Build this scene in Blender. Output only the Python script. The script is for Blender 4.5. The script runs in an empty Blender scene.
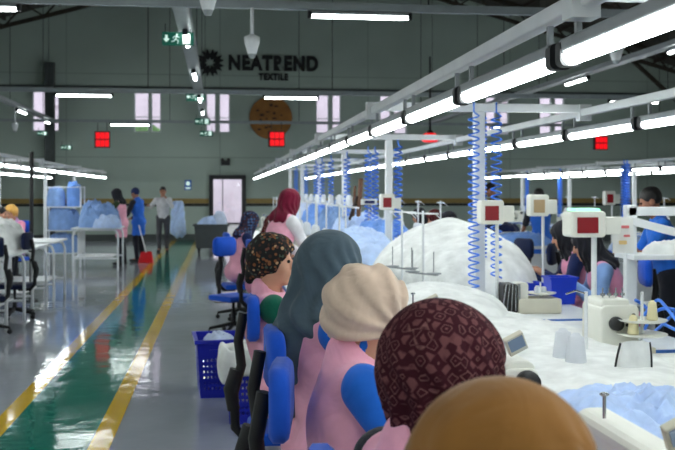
import bpy, math, random
import numpy as np
from mathutils import Vector, Matrix, noise
R = math.radians
random.seed(7)
SC = bpy.context.scene
COL = SC.collection
PI = math.pi

# ------------------------------------------------------------------ camera
F = 950.0; CX = 337.5; HY = 192.0; VX = 220.0; CZ = 1.6
TH = math.atan((CX - VX) / F)
cam_d = bpy.data.cameras.new('camera'); cam = bpy.data.objects.new('camera', cam_d); COL.objects.link(cam)
cam.location = (0, 0, CZ); cam.rotation_euler = (PI / 2, 0, -TH)
cam_d.sensor_width = 36; cam_d.lens = F / 675 * 36; cam_d.shift_y = -(225 - HY) / 675
cam_d.clip_start = .05; cam_d.clip_end = 300
cam_d.dof.use_dof = True; cam_d.dof.focus_distance = 3.3; cam_d.dof.aperture_fstop = 6.3
SC.camera = cam
FW = Vector((math.sin(TH), math.cos(TH), 0)); RT = Vector((math.cos(TH), -math.sin(TH), 0))
def ray(px, py): return FW + RT * ((px - CX) / F) - Vector((0, 0, 1)) * ((py - HY) / F)
def at(px, py, d): return Vector((0, 0, CZ)) + ray(px, py) * d
def onY(px, py, Y):
    r = ray(px, py); return Vector((0, 0, CZ)) + r * (Y / r.y)
def onZ(px, py, z):
    r = ray(px, py); return Vector((0, 0, CZ)) + r * ((z - CZ) / r.z)

# ------------------------------------------------------------------ materials
def lin(c):
    return tuple(((x / 255) / 12.92 if x / 255 <= .04045 else ((x / 255 + .055) / 1.055) ** 2.4) for x in c)
class NT:
    def __init__(s, name):
        s.m = bpy.data.materials.new(name); s.m.use_nodes = True
        s.t = s.m.node_tree; s.b = s.t.nodes['Principled BSDF']; s.out = s.t.nodes['Material Output']
    def n(s, typ, **kw):
        nd = s.t.nodes.new(typ)
        for k, v in kw.items():
            if k.startswith('_'): setattr(nd, k[1:], v)
            else: nd.inputs[k.replace('_', ' ')].default_value = v
        return nd
    def l(s, a, b): s.t.links.new(a, b)
    def coord(s, kind='Object', scale=None):
        tc = s.n('ShaderNodeTexCoord')
        if scale is None: return tc.outputs[kind]
        mp = s.n('ShaderNodeMapping'); mp.inputs['Scale'].default_value = scale
        s.l(tc.outputs[kind], mp.inputs['Vector']); return mp.outputs['Vector']
    def ramp(s, src, stops, interp='LINEAR'):
        r = s.n('ShaderNodeValToRGB'); e = r.color_ramp.elements; r.color_ramp.interpolation = interp
        while len(e) < len(stops): e.new(.5)
        for k, (p, c) in enumerate(stops): e[k].position = p; e[k].color = (*c, 1)
        s.l(src, r.inputs['Fac']); return r.outputs['Color']
def mat(name, rgb, rough=.6, metal=0, var=.12, vs=6, bump=0, bs=40, spec=None, sheen=0):
    t = NT(name); c = lin(rgb)
    t.b.inputs['Roughness'].default_value = rough; t.b.inputs['Metallic'].default_value = metal
    if spec is not None: t.b.inputs['Specular IOR Level'].default_value = spec
    if sheen: t.b.inputs['Sheen Weight'].default_value = sheen
    co = t.coord()
    nz = t.n('ShaderNodeTexNoise', Scale=vs, Detail=4.0); t.l(co, nz.inputs['Vector'])
    lo = tuple(x * (1 - var) for x in c); hi = tuple(min(1, x * (1 + var)) for x in c)
    t.l(t.ramp(nz.outputs['Fac'], [(.3, lo), (.7, hi)]), t.b.inputs['Base Color'])
    if bump:
        n2 = t.n('ShaderNodeTexNoise', Scale=bs, Detail=3.0); t.l(co, n2.inputs['Vector'])
        b = t.n('ShaderNodeBump', Strength=bump, Distance=.01); t.l(n2.outputs['Fac'], b.inputs['Height'])
        t.l(b.outputs['Normal'], t.b.inputs['Normal'])
    return t.m
def cloth(name, rgb, var=.12, folds=.35, fs=7, weave=True, sheen=.15):
    t = NT(name); c = lin(rgb); t.b.inputs['Roughness'].default_value = .88; t.b.inputs['Specular IOR Level'].default_value = .15
    t.b.inputs['Sheen Weight'].default_value = sheen
    co = t.coord()
    nz = t.n('ShaderNodeTexNoise', Scale=9.0, Detail=3.0); t.l(co, nz.inputs['Vector'])
    lo = tuple(x * (1 - var) for x in c); hi = tuple(min(1, x * (1 + var)) for x in c)
    t.l(t.ramp(nz.outputs['Fac'], [(.3, lo), (.7, hi)]), t.b.inputs['Base Color'])
    n2 = t.n('ShaderNodeTexNoise', Scale=fs, Detail=2.5, Distortion=1.6); t.l(co, n2.inputs['Vector'])
    b = t.n('ShaderNodeBump', Strength=folds, Distance=.03); t.l(n2.outputs['Fac'], b.inputs['Height'])
    t.l(b.outputs['Normal'], t.b.inputs['Normal'])
    return t.m
def emis(name, rgb, strength, base=(230, 230, 230)):
    t = NT(name); t.b.inputs['Base Color'].default_value = (*lin(base), 1)
    t.b.inputs['Emission Color'].default_value = (*lin(rgb), 1); t.b.inputs['Emission Strength'].default_value = strength
    t.b.inputs['Roughness'].default_value = .4
    return t.m
M = {}
M['white_metal'] = mat('white_metal', (225, 228, 230), .4, 0, .05)
M['grey_metal'] = mat('grey_metal', (150, 155, 158), .4, .4, .08)
M['tie'] = mat('tie', (150, 158, 160), .5, .2, .08)
M['dark_metal'] = mat('dark_metal', (52, 52, 50), .6, .2, .15)
M['steel'] = mat('steel', (170, 172, 175), .25, .9, .08)
M['black'] = mat('black', (22, 23, 26), .45, 0, .1)
M['blackr'] = mat('blackr', (14, 14, 16), .6, 0, .1)
M['blue_plastic'] = mat('blue_plastic', (28, 62, 205), .35, 0, .06)
M['crate_blue'] = mat('crate_blue', (22, 34, 176), .4, 0, .06)
M['chair_blue'] = cloth('chair_blue', (32, 88, 205), .06, .1)
M['chair_navy'] = cloth('chair_navy', (24, 32, 62), .06, .1)
M['hose'] = mat('hose', (66, 130, 236), .3, 0, .05)
M['table_white'] = mat('table_white', (222, 226, 228), .35, 0, .04, bump=.02)
M['table_blue'] = mat('table_blue', (62, 120, 205), .4, 0, .05)
M['machine'] = mat('machine', (226, 226, 216), .35, 0, .04)
M['machine_beige'] = mat('machine_beige', (205, 200, 182), .4, 0, .05)
M['machine_tan'] = mat('machine_tan', (176, 150, 112), .4, 0, .05)
M['thread'] = mat('thread', (212, 216, 222), .8, 0, .04, bump=.3, bs=200)
M['thread_cream'] = mat('thread_cream', (224, 214, 170), .8, 0, .04, bump=.3, bs=200)
M['screen'] = emis('screen', (120, 140, 170), .06, (110, 128, 150))
M['red_led'] = emis('red_led', (235, 14, 26), .6, (120, 5, 10))
M['red_led_dim'] = emis('red_led_dim', (150, 10, 34), .07, (116, 8, 18))
M['green_led'] = emis('green_led', (120, 255, 190), .8, (170, 230, 200))
M['tube'] = emis('tube', (243, 251, 250), 14.0)
M['sign_green'] = emis('sign_green', (10, 84, 68), .22, (10, 70, 56))
M['sign_white'] = emis('sign_white', (200, 240, 225), .35)
M['sign_blue'] = mat('sign_blue', (30, 90, 190), .5)
M['letter'] = mat('letter', (16, 17, 18), .5)
M['emblem'] = mat('emblem', (150, 98, 40), .6, 0, .3, vs=2.2)
M['emblem_dark'] = mat('emblem_dark', (70, 42, 18), .6)
M['paper'] = mat('paper', (228, 228, 224), .8, 0, .03)
M['paper_mark'] = mat('paper_mark', (222, 120, 120), .8)
M['paper_mark2'] = mat('paper_mark2', (220, 190, 130), .8)
M['wood'] = mat('wood', (120, 84, 60), .6, 0, .25)
M['wood_dark'] = mat('wood_dark', (60, 46, 38), .6, 0, .25)
M['bin_grey'] = mat('bin_grey', (62, 68, 70), .55, 0, .08)
M['red_plastic'] = mat('red_plastic', (205, 22, 30), .4)
M['skin'] = mat('skin', (206, 152, 124), .5, 0, .05)
M['skin_dark'] = mat('skin_dark', (160, 108, 84), .5, 0, .05)
M['hair'] = mat('hair', (20, 17, 16), .5, 0, .3, vs=30, bump=.5, bs=90)
M['eye'] = mat('eye', (30, 22, 20), .2)
M['lip'] = mat('lip', (165, 90, 82), .5)
for k, c in dict(vest_pink=(248, 176, 198), vest_mauve=(226, 150, 182), green=(20, 96, 76), sleeve_blue=(34, 104, 205), sleeve_navy=(30, 40, 82),
                 sleeve_white=(226, 224, 228), sleeve_dark=(44, 46, 54), sleeve_olive=(60, 72, 50), apron_blue=(52, 112, 215), shirt_blue=(44, 112, 215),
                 white_shirt=(205, 205, 210), trousers=(36, 38, 46), trousers_grey=(78, 78, 84), jeans=(44, 58, 98),
                 scarf_tan=(210, 186, 166), scarf_brown=(140, 96, 44), scarf_blue=(74, 90, 100), scarf_blue_pale=(112, 136, 160), scarf_burgundy=(110, 22, 48),
                 scarf_black=(34, 34, 40), cap_yellow=(226, 176, 96), cap_navy=(44, 52, 92), white_cloth=(232, 234, 232), shirting=(184, 206, 243), shirting_pale=(204, 216, 240),
                 shirting_deep=(116, 158, 228), denim_pale=(128, 160, 210), lilac=(196, 150, 200), pinkcloth=(236, 150, 180)).items():
    M[k] = cloth(k, c)
M['shoe'] = mat('shoe', (24, 24, 28), .5)

def pat_scarf(name, base, a, b, scale, ring=True):
    t = NT(name); t.b.inputs['Roughness'].default_value = .9; t.b.inputs['Specular IOR Level'].default_value = .1
    co = t.coord()
    v = t.n('ShaderNodeTexVoronoi', _distance='MANHATTAN', Scale=scale, Randomness=.3); t.l(co, v.inputs['Vector'])
    d1 = t.ramp(v.outputs['Distance'], [(0, lin(b)), (.12, lin(a)), (.2, lin(base)), (.42, lin(base)), (.5, lin(b)), (.58, lin(base)), (.9, lin(base)), (1.0, lin(a))], 'LINEAR')
    nz = t.n('ShaderNodeTexNoise', Scale=scale * 1.3, Detail=4.0); t.l(co, nz.inputs['Vector'])
    mx = t.n('ShaderNodeMix', _data_type='RGBA')
    t.l(t.ramp(nz.outputs['Fac'], [(.5, (0, 0, 0)), (.75, (.8, .8, .8))]), mx.inputs[0])
    t.l(d1, mx.inputs[6]); mx.inputs[7].default_value = (*lin(base), 1)
    t.l(mx.outputs[2], t.b.inputs['Base Color'])
    n2 = t.n('ShaderNodeTexNoise', Scale=8, Detail=2.5, Distortion=1.5); t.l(co, n2.inputs['Vector'])
    bp = t.n('ShaderNodeBump', Strength=.4, Distance=.03); t.l(n2.outputs['Fac'], bp.inputs['Height']); t.l(bp.outputs['Normal'], t.b.inputs['Normal'])
    return t.m
M['scarf_maroon'] = pat_scarf('scarf_maroon', (60, 26, 34), (112, 70, 72), (128, 88, 86), 36)
M['scarf_rust'] = pat_scarf('scarf_rust', (84, 34, 38), (130, 90, 84), (60, 24, 30), 34)
M['scarf_navypat'] = pat_scarf('scarf_navypat', (32, 40, 62), (90, 110, 150), (150, 90, 70), 26)
def floral():
    t = NT('scarf_floral'); t.b.inputs['Roughness'].default_value = .9; co = t.coord()
    v = t.n('ShaderNodeTexVoronoi', Scale=64, Randomness=1.0); t.l(co, v.inputs['Vector'])
    sep = t.n('ShaderNodeSeparateColor'); t.l(v.outputs['Color'], sep.inputs['Color'])
    colr = t.ramp(sep.outputs['Red'], [(0, lin((22, 20, 20))), (.42, lin((24, 22, 22))), (.5, lin((126, 78, 44))), (.63, lin((60, 34, 24))), (.74, lin((188, 150, 110))), (.84, lin((104, 64, 52))), (.92, lin((70, 84, 70)))], 'CONSTANT')
    mx = t.n('ShaderNodeMix', _data_type='RGBA')
    t.l(t.ramp(v.outputs['Distance'], [(.5, (0, 0, 0)), (.62, (1, 1, 1))]), mx.inputs[0]); t.l(colr, mx.inputs[6]); mx.inputs[7].default_value = (*lin((18, 16, 16)), 1)
    t.l(mx.outputs[2], t.b.inputs['Base Color'])
    return t.m
M['scarf_floral'] = floral()

def floor_mat(name, rgb, rgb2):
    t = NT(name); co = t.coord()
    nz = t.n('ShaderNodeTexNoise', Scale=.8, Detail=6.0); t.l(co, nz.inputs['Vector'])
    t.l(t.ramp(nz.outputs['Fac'], [(.35, lin(rgb)), (.65, lin(rgb2))]), t.b.inputs['Base Color'])
    n3 = t.n('ShaderNodeTexNoise', Scale=2.5, Detail=5.0); t.l(co, n3.inputs['Vector'])
    mr = t.n('ShaderNodeMapRange'); mr.inputs['To Min'].default_value = .03; mr.inputs['To Max'].default_value = .12
    t.l(n3.outputs['Fac'], mr.inputs['Value']); t.l(mr.outputs['Result'], t.b.inputs['Roughness'])
    n2 = t.n('ShaderNodeTexNoise', Scale=5, Detail=2.0); t.l(co, n2.inputs['Vector'])
    bp = t.n('ShaderNodeBump', Strength=.12, Distance=.02); t.l(n2.outputs['Fac'], bp.inputs['Height']); t.l(bp.outputs['Normal'], t.b.inputs['Normal'])
    t.b.inputs['Specular IOR Level'].default_value = .42
    return t.m
M['floor'] = floor_mat('floor', (152, 157, 166), (164, 169, 178))
M['floor_green'] = floor_mat('floor_green', (0, 112, 96), (4, 124, 106))
M['floor_yellow'] = floor_mat('floor_yellow', (214, 172, 30), (226, 186, 44))
def wall_mat(name, rgb):
    t = NT(name); co = t.coord('Object', (1, 1, 1))
    nz = t.n('ShaderNodeTexNoise', Scale=.35, Detail=5.0); t.l(co, nz.inputs['Vector'])
    a = lin(rgb)
    colr = t.ramp(nz.outputs['Fac'], [(.3, tuple(x * .88 for x in a)), (.7, tuple(x * 1.1 for x in a))])
    br = t.n('ShaderNodeTexBrick', Scale=.2); br.offset = 0
    br.inputs['Mortar Size'].default_value = .004; br.inputs['Brick Width'].default_value = 1.0; br.inputs['Row Height'].default_value = .55
    br.inputs['Mortar'].default_value = (*[x * .75 for x in a], 1)
    sx = t.n('ShaderNodeSeparateXYZ'); cb = t.n('ShaderNodeCombineXYZ'); t.l(co, sx.inputs[0]); t.l(sx.outputs[0], cb.inputs[0]); t.l(sx.outputs[2], cb.inputs[1])
    t.l(cb.outputs[0], br.inputs['Vector']); t.l(colr, br.inputs['Color1']); t.l(colr, br.inputs['Color2'])
    t.l(br.outputs['Color'], t.b.inputs['Base Color']); t.b.inputs['Roughness'].default_value = .8
    return t.m
M['wall'] = wall_mat('wall', (170, 184, 174))
M['roof'] = mat('roof', (70, 66, 60), .8, 0, .2, vs=1.5)
M['truss'] = mat('truss', (58, 50, 40), .7, 0, .25, vs=3)
M['stripe_tan'] = mat('stripe_tan', (150, 126, 70), .6, 0, .06)
M['stripe_black'] = mat('stripe_black', (22, 22, 22), .5, 0, .1)
M['skirting'] = mat('skirting', (70, 76, 76), .6)
M['ext_wall'] = mat('ext_wall', (226, 206, 216), .9, 0, .1, vs=.7)
M['ext_ground'] = mat('ext_ground', (150, 148, 142), .9)
M['leaf'] = mat('leaf', (92, 124, 70), .9, 0, .35, vs=3)
def glass():
    t = NT('window_glass'); t.t.nodes.remove(t.b)
    tr = t.n('ShaderNodeBsdfTransparent'); tr.inputs['Color'].default_value = (.92, .95, .95, 1)
    gl = t.n('ShaderNodeBsdfGlossy', Roughness=.03); mx = t.n('ShaderNodeMixShader', Fac=.08)
    t.l(tr.outputs[0], mx.inputs[1]); t.l(gl.outputs[0], mx.inputs[2]); t.l(mx.outputs[0], t.out.inputs['Surface'])
    return t.m
M['glass'] = glass()

# ------------------------------------------------------------------ mesh helpers
class MB:
    def __init__(s): s.v = []; s.f = []; s.s = []; s.cuts = [(0, 0)]
    def cut(s): s.cuts.append((len(s.v), len(s.f))); return s
    def pieces(s):
        c = [q for q in s.cuts if q[1] < len(s.f)]; out = []
        for i, (v, f) in enumerate(c):
            v2, f2 = c[i + 1] if i + 1 < len(c) else (len(s.v), len(s.f)); q = MB(); q.v = s.v[v:v2]; q.f = [[j - v for j in g] for g in s.f[f:f2]]; q.s = s.s[f:f2]; out.append(q)
        return out
    def add(s, vs, fs, smooth=False):
        o = len(s.v); s.v += [tuple(v) for v in vs]; s.f += [[i + o for i in f] for f in fs]; s.s += [smooth] * len(fs); return s
    def box(s, c, d, rz=0, M4=None):
        x, y, z = d[0] / 2, d[1] / 2, d[2] / 2
        vs = [Vector((a * x, b * y, e * z)) for e in (-1, 1) for a, b in ((-1, -1), (1, -1), (1, 1), (-1, 1))]
        if rz: q = Matrix.Rotation(rz, 3, 'Z'); vs = [q @ v for v in vs]
        if M4 is not None: vs = [M4 @ v for v in vs]
        vs = [v + Vector(c) for v in vs]
        return s.add(vs, [(3, 2, 1, 0), (4, 5, 6, 7), (0, 1, 5, 4), (1, 2, 6, 5), (2, 3, 7, 6), (3, 0, 4, 7)])
    def bar(s, p0, p1, w, h):
        p0, p1 = Vector(p0), Vector(p1); d = p1 - p0; q = d.to_track_quat('Y', 'Z').to_matrix()
        return s.box((p0 + p1) / 2, (w, d.length, h), 0, q)
    def tube(s, pts, r, n=8, caps=True):
        pts = [Vector(p) for p in pts]; rs = r if isinstance(r, (list, tuple)) else [r] * len(pts)
        vs = []; up = Vector((0, 0, 1)); prev = None
        for i, p in enumerate(pts):
            t = (pts[min(i + 1, len(pts) - 1)] - pts[max(i - 1, 0)]).normalized()
            if prev is None:
                a = t.cross(up); a = a if a.length > .05 else t.cross(Vector((1, 0, 0)))
            else: a = prev - t * prev.dot(t)
            a.normalize(); b = t.cross(a); prev = a
            vs += [p + (a * math.cos(2 * PI * k / n) + b * math.sin(2 * PI * k / n)) * rs[i] for k in range(n)]
        fs = []
        for i in range(len(pts) - 1):
            for k in range(n): fs.append((i * n + k, i * n + (k + 1) % n, (i + 1) * n + (k + 1) % n, (i + 1) * n + k))
        s.add(vs, fs, True)
        if caps:
            m = len(pts) - 1; s.add(vs[:n], [tuple(range(n))[::-1]]); s.add(vs[m * n:], [tuple(range(n))])
        return s
    def lathe(s, prof, c=(0, 0, 0), n=16, axis='Z', rot=None):
        vs = []; c = Vector(c)
        for r, z in prof:
            for k in range(n):
                a = 2 * PI * k / n; v = Vector((r * math.cos(a), r * math.sin(a), z))
                if axis == 'Y': v = Vector((v.x, v.z, -v.y))
                if axis == 'X': v = Vector((v.z, v.x, v.y))
                if rot is not None: v = rot @ v
                vs.append(c + v)
        fs = [(i * n + k, i * n + (k + 1) % n, (i + 1) * n + (k + 1) % n, (i + 1) * n + k) for i in range(len(prof) - 1) for k in range(n)]
        s.add(vs, fs, True)
        m = len(prof) - 1
        s.add(vs[:n], [tuple(range(n))[::-1]]); s.add(vs[m * n:], [tuple(range(n))])
        return s
    def prism(s, poly, y0, y1):   # polygon in xz, extruded along y
        n = len(poly); vs = [(x, y0, z) for x, z in poly] + [(x, y1, z) for x, z in poly]
        return s.add(vs, [tuple(range(n)), tuple(range(2 * n - 1, n - 1, -1))] + [(k, k + n, (k + 1) % n + n, (k + 1) % n) for k in range(n)])
    def rbox(s, c, d, r, n=4):    # box with round corners in xz, extruded on y
        x, z = d[0] / 2, d[2] / 2; poly = []
        for sx, sz, a0 in ((1, 1, 0), (-1, 1, 90), (-1, -1, 180), (1, -1, 270)):
            for k in range(n + 1):
                a = R(a0 + 90 * k / n); poly.append((c[0] + sx * (x - r) + r * math.cos(a), c[2] + sz * (z - r) + r * math.sin(a)))
        return s.prism(poly[::-1], c[1] - d[1] / 2, c[1] + d[1] / 2)
    def mesh(s, name):
        me = bpy.data.meshes.new(name); me.from_pydata(s.v, [], s.f); me.update()
        me.polygons.foreach_set('use_smooth', s.s); return me
def link(name, me, m, parent=None, bevel=0, loc=None, rz=0):
    o = bpy.data.objects.new(name, me); COL.objects.link(o)
    if m is not None and not me.materials: me.materials.append(M[m] if isinstance(m, str) else m)
    if parent is not None: o.parent = parent
    if loc is not None: o.location = loc
    if rz: o.rotation_euler.z = rz
    if bevel:
        b = o.modifiers.new('edge', 'BEVEL'); b.width = bevel; b.segments = 2; b.limit_method = 'ANGLE'; b.angle_limit = R(50)
    return o
def obj(name, mb, m, parent=None, bevel=0, loc=None, rz=0):
    for q in mb.pieces(): o = link(name, q.mesh(name), m, parent, bevel, loc, rz)
    return o
def tag(o, label=None, cat=None, group=None, kind=None):
    if label: o['label'] = label
    if cat: o['category'] = cat
    if group: o['group'] = group
    if kind: o['kind'] = kind
    return o
def thing(name, label, cat, loc=(0, 0, 0), rz=0, group=None):
    o = bpy.data.objects.new(name, None); COL.objects.link(o); o.location = loc; o.rotation_euler.z = rz; o.empty_display_size = .1
    return tag(o, label, cat, group)
def dup(root, loc, rz=0, label=None, group=None):
    r = root.copy(); COL.objects.link(r); r.location = loc; r.rotation_euler.z = rz
    if label: r['label'] = label
    if group: r['group'] = group
    for ch in root.children:
        c = ch.copy(); COL.objects.link(c); c.parent = r
        for g in ch.children:
            d = g.copy(); COL.objects.link(d); d.parent = c
    return r
def struct(name, mb, m, parent=None, **k):
    o = obj(name, mb, m, parent, **k)
    if parent is None: o['kind'] = 'structure'
    return o
ORD = 'first second third fourth fifth sixth seventh eighth ninth tenth eleventh twelfth thirteenth fourteenth fifteenth sixteenth seventeenth eighteenth nineteenth twentieth'.split()
ORD += ['twenty-' + w for w in ORD[:9]] + ['thirtieth'] + ['thirty-' + w for w in ORD[:9]]

# ------------------------------------------------------------------ implicit surfaces
class Field:
    def __init__(s, lo, hi, h):
        s.lo = np.array(lo, float); s.h = h
        s.n = [int(math.ceil((hi[i] - lo[i]) / h)) + 1 for i in range(3)]
        s.ax = [s.lo[i] + h * np.arange(s.n[i]) for i in range(3)]
        s.f = np.full(s.n, .5, np.float32)
    def sub(s, lo, hi, pad):
        sl = []
        for i in range(3):
            a = int(max(0, math.floor((lo[i] - pad - s.lo[i]) / s.h))); b = int(min(s.n[i], math.ceil((hi[i] + pad - s.lo[i]) / s.h) + 1))
            if b <= a: return None
            sl.append(slice(a, b))
        X = s.ax[0][sl[0]][:, None, None]; Y = s.ax[1][sl[1]][None, :, None]; Z = s.ax[2][sl[2]][None, None, :]
        return tuple(sl), X, Y, Z
    def put(s, sl, d, k, cut=False):
        f = s.f[sl]; d = d.astype(np.float32)
        if cut:
            d = -d; h = np.maximum(k - np.abs(f - d), 0) / k; s.f[sl] = np.maximum(f, d) + h * h * k / 4
        else:
            h = np.maximum(k - np.abs(f - d), 0) / k; s.f[sl] = np.minimum(f, d) - h * h * k / 4
    def cap(s, p0, r0, p1, r1, k=.02, cut=False):
        p0 = np.array(p0, float); p1 = np.array(p1, float); r = max(r0, r1)
        q = s.sub(np.minimum(p0, p1) - r, np.maximum(p0, p1) + r, k + 3 * s.h)
        if q is None: return
        sl, X, Y, Z = q; d = p1 - p0; L = float(d @ d) + 1e-12
        t = np.clip(((X - p0[0]) * d[0] + (Y - p0[1]) * d[1] + (Z - p0[2]) * d[2]) / L, 0, 1)
        D = np.sqrt((X - p0[0] - t * d[0]) ** 2 + (Y - p0[1] - t * d[1]) ** 2 + (Z - p0[2] - t * d[2]) ** 2) - (r0 + (r1 - r0) * t)
        s.put(sl, D, k, cut)
    def ell(s, c, r, Rm=None, k=.02, cut=False):
        c = np.array(c, float); r = np.array(r, float); m = np.array([max(r)] * 3) if Rm is not None else r
        q = s.sub(c - m, c + m, k + 3 * s.h)
        if q is None: return
        sl, X, Y, Z = q; x, y, z = X - c[0], Y - c[1], Z - c[2]
        if Rm is not None:
            A = np.array(Rm); x, y, z = (A[0, 0] * x + A[1, 0] * y + A[2, 0] * z, A[0, 1] * x + A[1, 1] * y + A[2, 1] * z, A[0, 2] * x + A[1, 2] * y + A[2, 2] * z)
        k0 = np.sqrt((x / r[0]) ** 2 + (y / r[1]) ** 2 + (z / r[2]) ** 2); k1 = np.sqrt((x / r[0] ** 2) ** 2 + (y / r[1] ** 2) ** 2 + (z / r[2] ** 2) ** 2)
        s.put(sl, k0 * (k0 - 1) / np.maximum(k1, 1e-6), k, cut)
    def mod(s, fn):
        s.f = (s.f + fn(s.ax[0][:, None, None], s.ax[1][None, :, None], s.ax[2][None, None, :])).astype(np.float32)
    def below(s, z, cutbelow=True):
        Z = s.ax[2][None, None, :]; d = (z - Z) if cutbelow else (Z - z); s.f = np.maximum(s.f, d).astype(np.float32)
    def mesh(s, name):
        f = s.f; f[0] = f[-1] = .1; f[:, 0] = f[:, -1] = .1; f[:, :, 0] = f[:, :, -1] = .1
        S = f < 0; nx, ny, nz = f.shape
        cnt = sum(S[i:nx - 1 + i, j:ny - 1 + j, k:nz - 1 + k].astype(np.int8) for i in (0, 1) for j in (0, 1) for k in (0, 1))
        act = (cnt > 0) & (cnt < 8); I, J, K = np.nonzero(act); n = len(I)
        idx = np.full(act.shape, -1, np.int64); idx[I, J, K] = np.arange(n)
        off = [(i, j, k) for i in (0, 1) for j in (0, 1) for k in (0, 1)]
        val = {o: f[I + o[0], J + o[1], K + o[2]] for o in off}
        acc = np.zeros((n, 3)); c = np.zeros(n)
        for a in off:
            for ax in range(3):
                if a[ax] == 0:
                    b = list(a); b[ax] = 1; b = tuple(b); va, vb = val[a], val[b]; m = (va < 0) != (vb < 0)
                    t = np.where(m, va / np.where(m, va - vb, 1), 0)
                    for q in range(3): acc[:, q] += np.where(m, a[q] + (t if q == ax else 0), 0)
                    c += m
        V = s.lo + s.h * (np.stack([I, J, K], 1) + acc / c[:, None])
        Q = []
        for ax in range(3):
            A = [slice(None)] * 3; B = [slice(None)] * 3; A[ax] = slice(0, -1); B[ax] = slice(1, None)
            sa, sb = S[tuple(A)], S[tuple(B)]; e = np.argwhere(sa != sb)
            u, w = (ax + 1) % 3, (ax + 2) % 3
            e = e[(e[:, u] > 0) & (e[:, w] > 0) & (e[:, u] < f.shape[u] - 1) & (e[:, w] < f.shape[w] - 1)]
            def cell(du, dw):
                g = e.copy(); g[:, u] += du; g[:, w] += dw; return idx[g[:, 0], g[:, 1], g[:, 2]]
            q = np.stack([cell(-1, -1), cell(0, -1), cell(0, 0), cell(-1, 0)], 1)
            ins = S[e[:, 0], e[:, 1], e[:, 2]]; q[~ins] = q[~ins][:, ::-1]; Q.append(q)
        Q = np.concatenate(Q); Q = Q[(Q >= 0).all(1)]
        me = bpy.data.meshes.new(name); me.vertices.add(n); me.vertices.foreach_set('co', V.astype(np.float32).ravel())
        me.loops.add(len(Q) * 4); me.loops.foreach_set('vertex_index', Q.astype(np.int32).ravel())
        me.polygons.add(len(Q)); me.polygons.foreach_set('loop_start', np.arange(0, len(Q) * 4, 4, dtype=np.int32))
        me.polygons.foreach_set('use_smooth', np.ones(len(Q), bool)); me.update(calc_edges=True); me.validate()
        return me

# ------------------------------------------------------------------ people (local: facing +y, right +x, floor z=0)
def ik(a, b, l1, l2, hint):
    a, b = Vector(a), Vector(b); d = b - a; L = min(d.length, (l1 + l2) * .995); u = d.normalized(); b = a + u * L
    x = (l1 * l1 - l2 * l2 + L * L) / (2 * L); h = math.sqrt(max(0, l1 * l1 - x * x))
    p = Vector(hint) - u * Vector(hint).dot(u); p.normalize(); return a + u * x + p * h, b
CACHE = {}
def pose(mode='sit', lean=12, hy=0, hp=15, hl=(-.16, .40, .885), hr=(.16, .40, .885), side=0):
    J = {}; sit = mode == 'sit'
    P = Vector((0, 0, .60 if sit else .93)); A = Matrix.Rotation(-R(lean), 3, 'X') @ Matrix.Rotation(R(side), 3, 'Y')
    J['P'] = P; J['A'] = A; sp = lambda x, y, z: P + A @ Vector((x, y, z)); J['sp'] = sp
    J['neck'] = sp(0, -.01, .49)
    H = Matrix.Rotation(R(hy), 3, 'Z') @ Matrix.Rotation(-R(hp), 3, 'X'); J['H'] = H
    J['head'] = J['neck'] + A @ Vector((0, .01, .07)) + H @ Vector((0, .025, .10))
    for s, n, h in ((-1, 'l', hl), (1, 'r', hr)):
        sh = sp(s * .17, 0, .435); e, w = ik(sh, h, .28, .25, (s * .6, -.45, -.7)); J['s' + n], J['e' + n], J['w' + n] = sh, e, w
        hip = P + Vector((s * .09, 0, -.02))
        if sit: k, a, t = Vector((s * .13, .40, .56)), Vector((s * .13, .36, .09)), Vector((s * .14, .50, .035))
        else: k, a, t = Vector((s * .10, .02, .50)), Vector((s * .10, -.02, .08)), Vector((s * .12, .14, .035))
        J['h' + n], J['k' + n], J['a' + n], J['t' + n] = hip, k, a, t
    return J
def fld(J, h, ext=.2):
    pts = [J[k] for k in J if isinstance(J[k], Vector)]
    return Field([min(p[i] for p in pts) - ext for i in range(3)], [max(p[i] for p in pts) + ext for i in range(3)], h)
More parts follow.
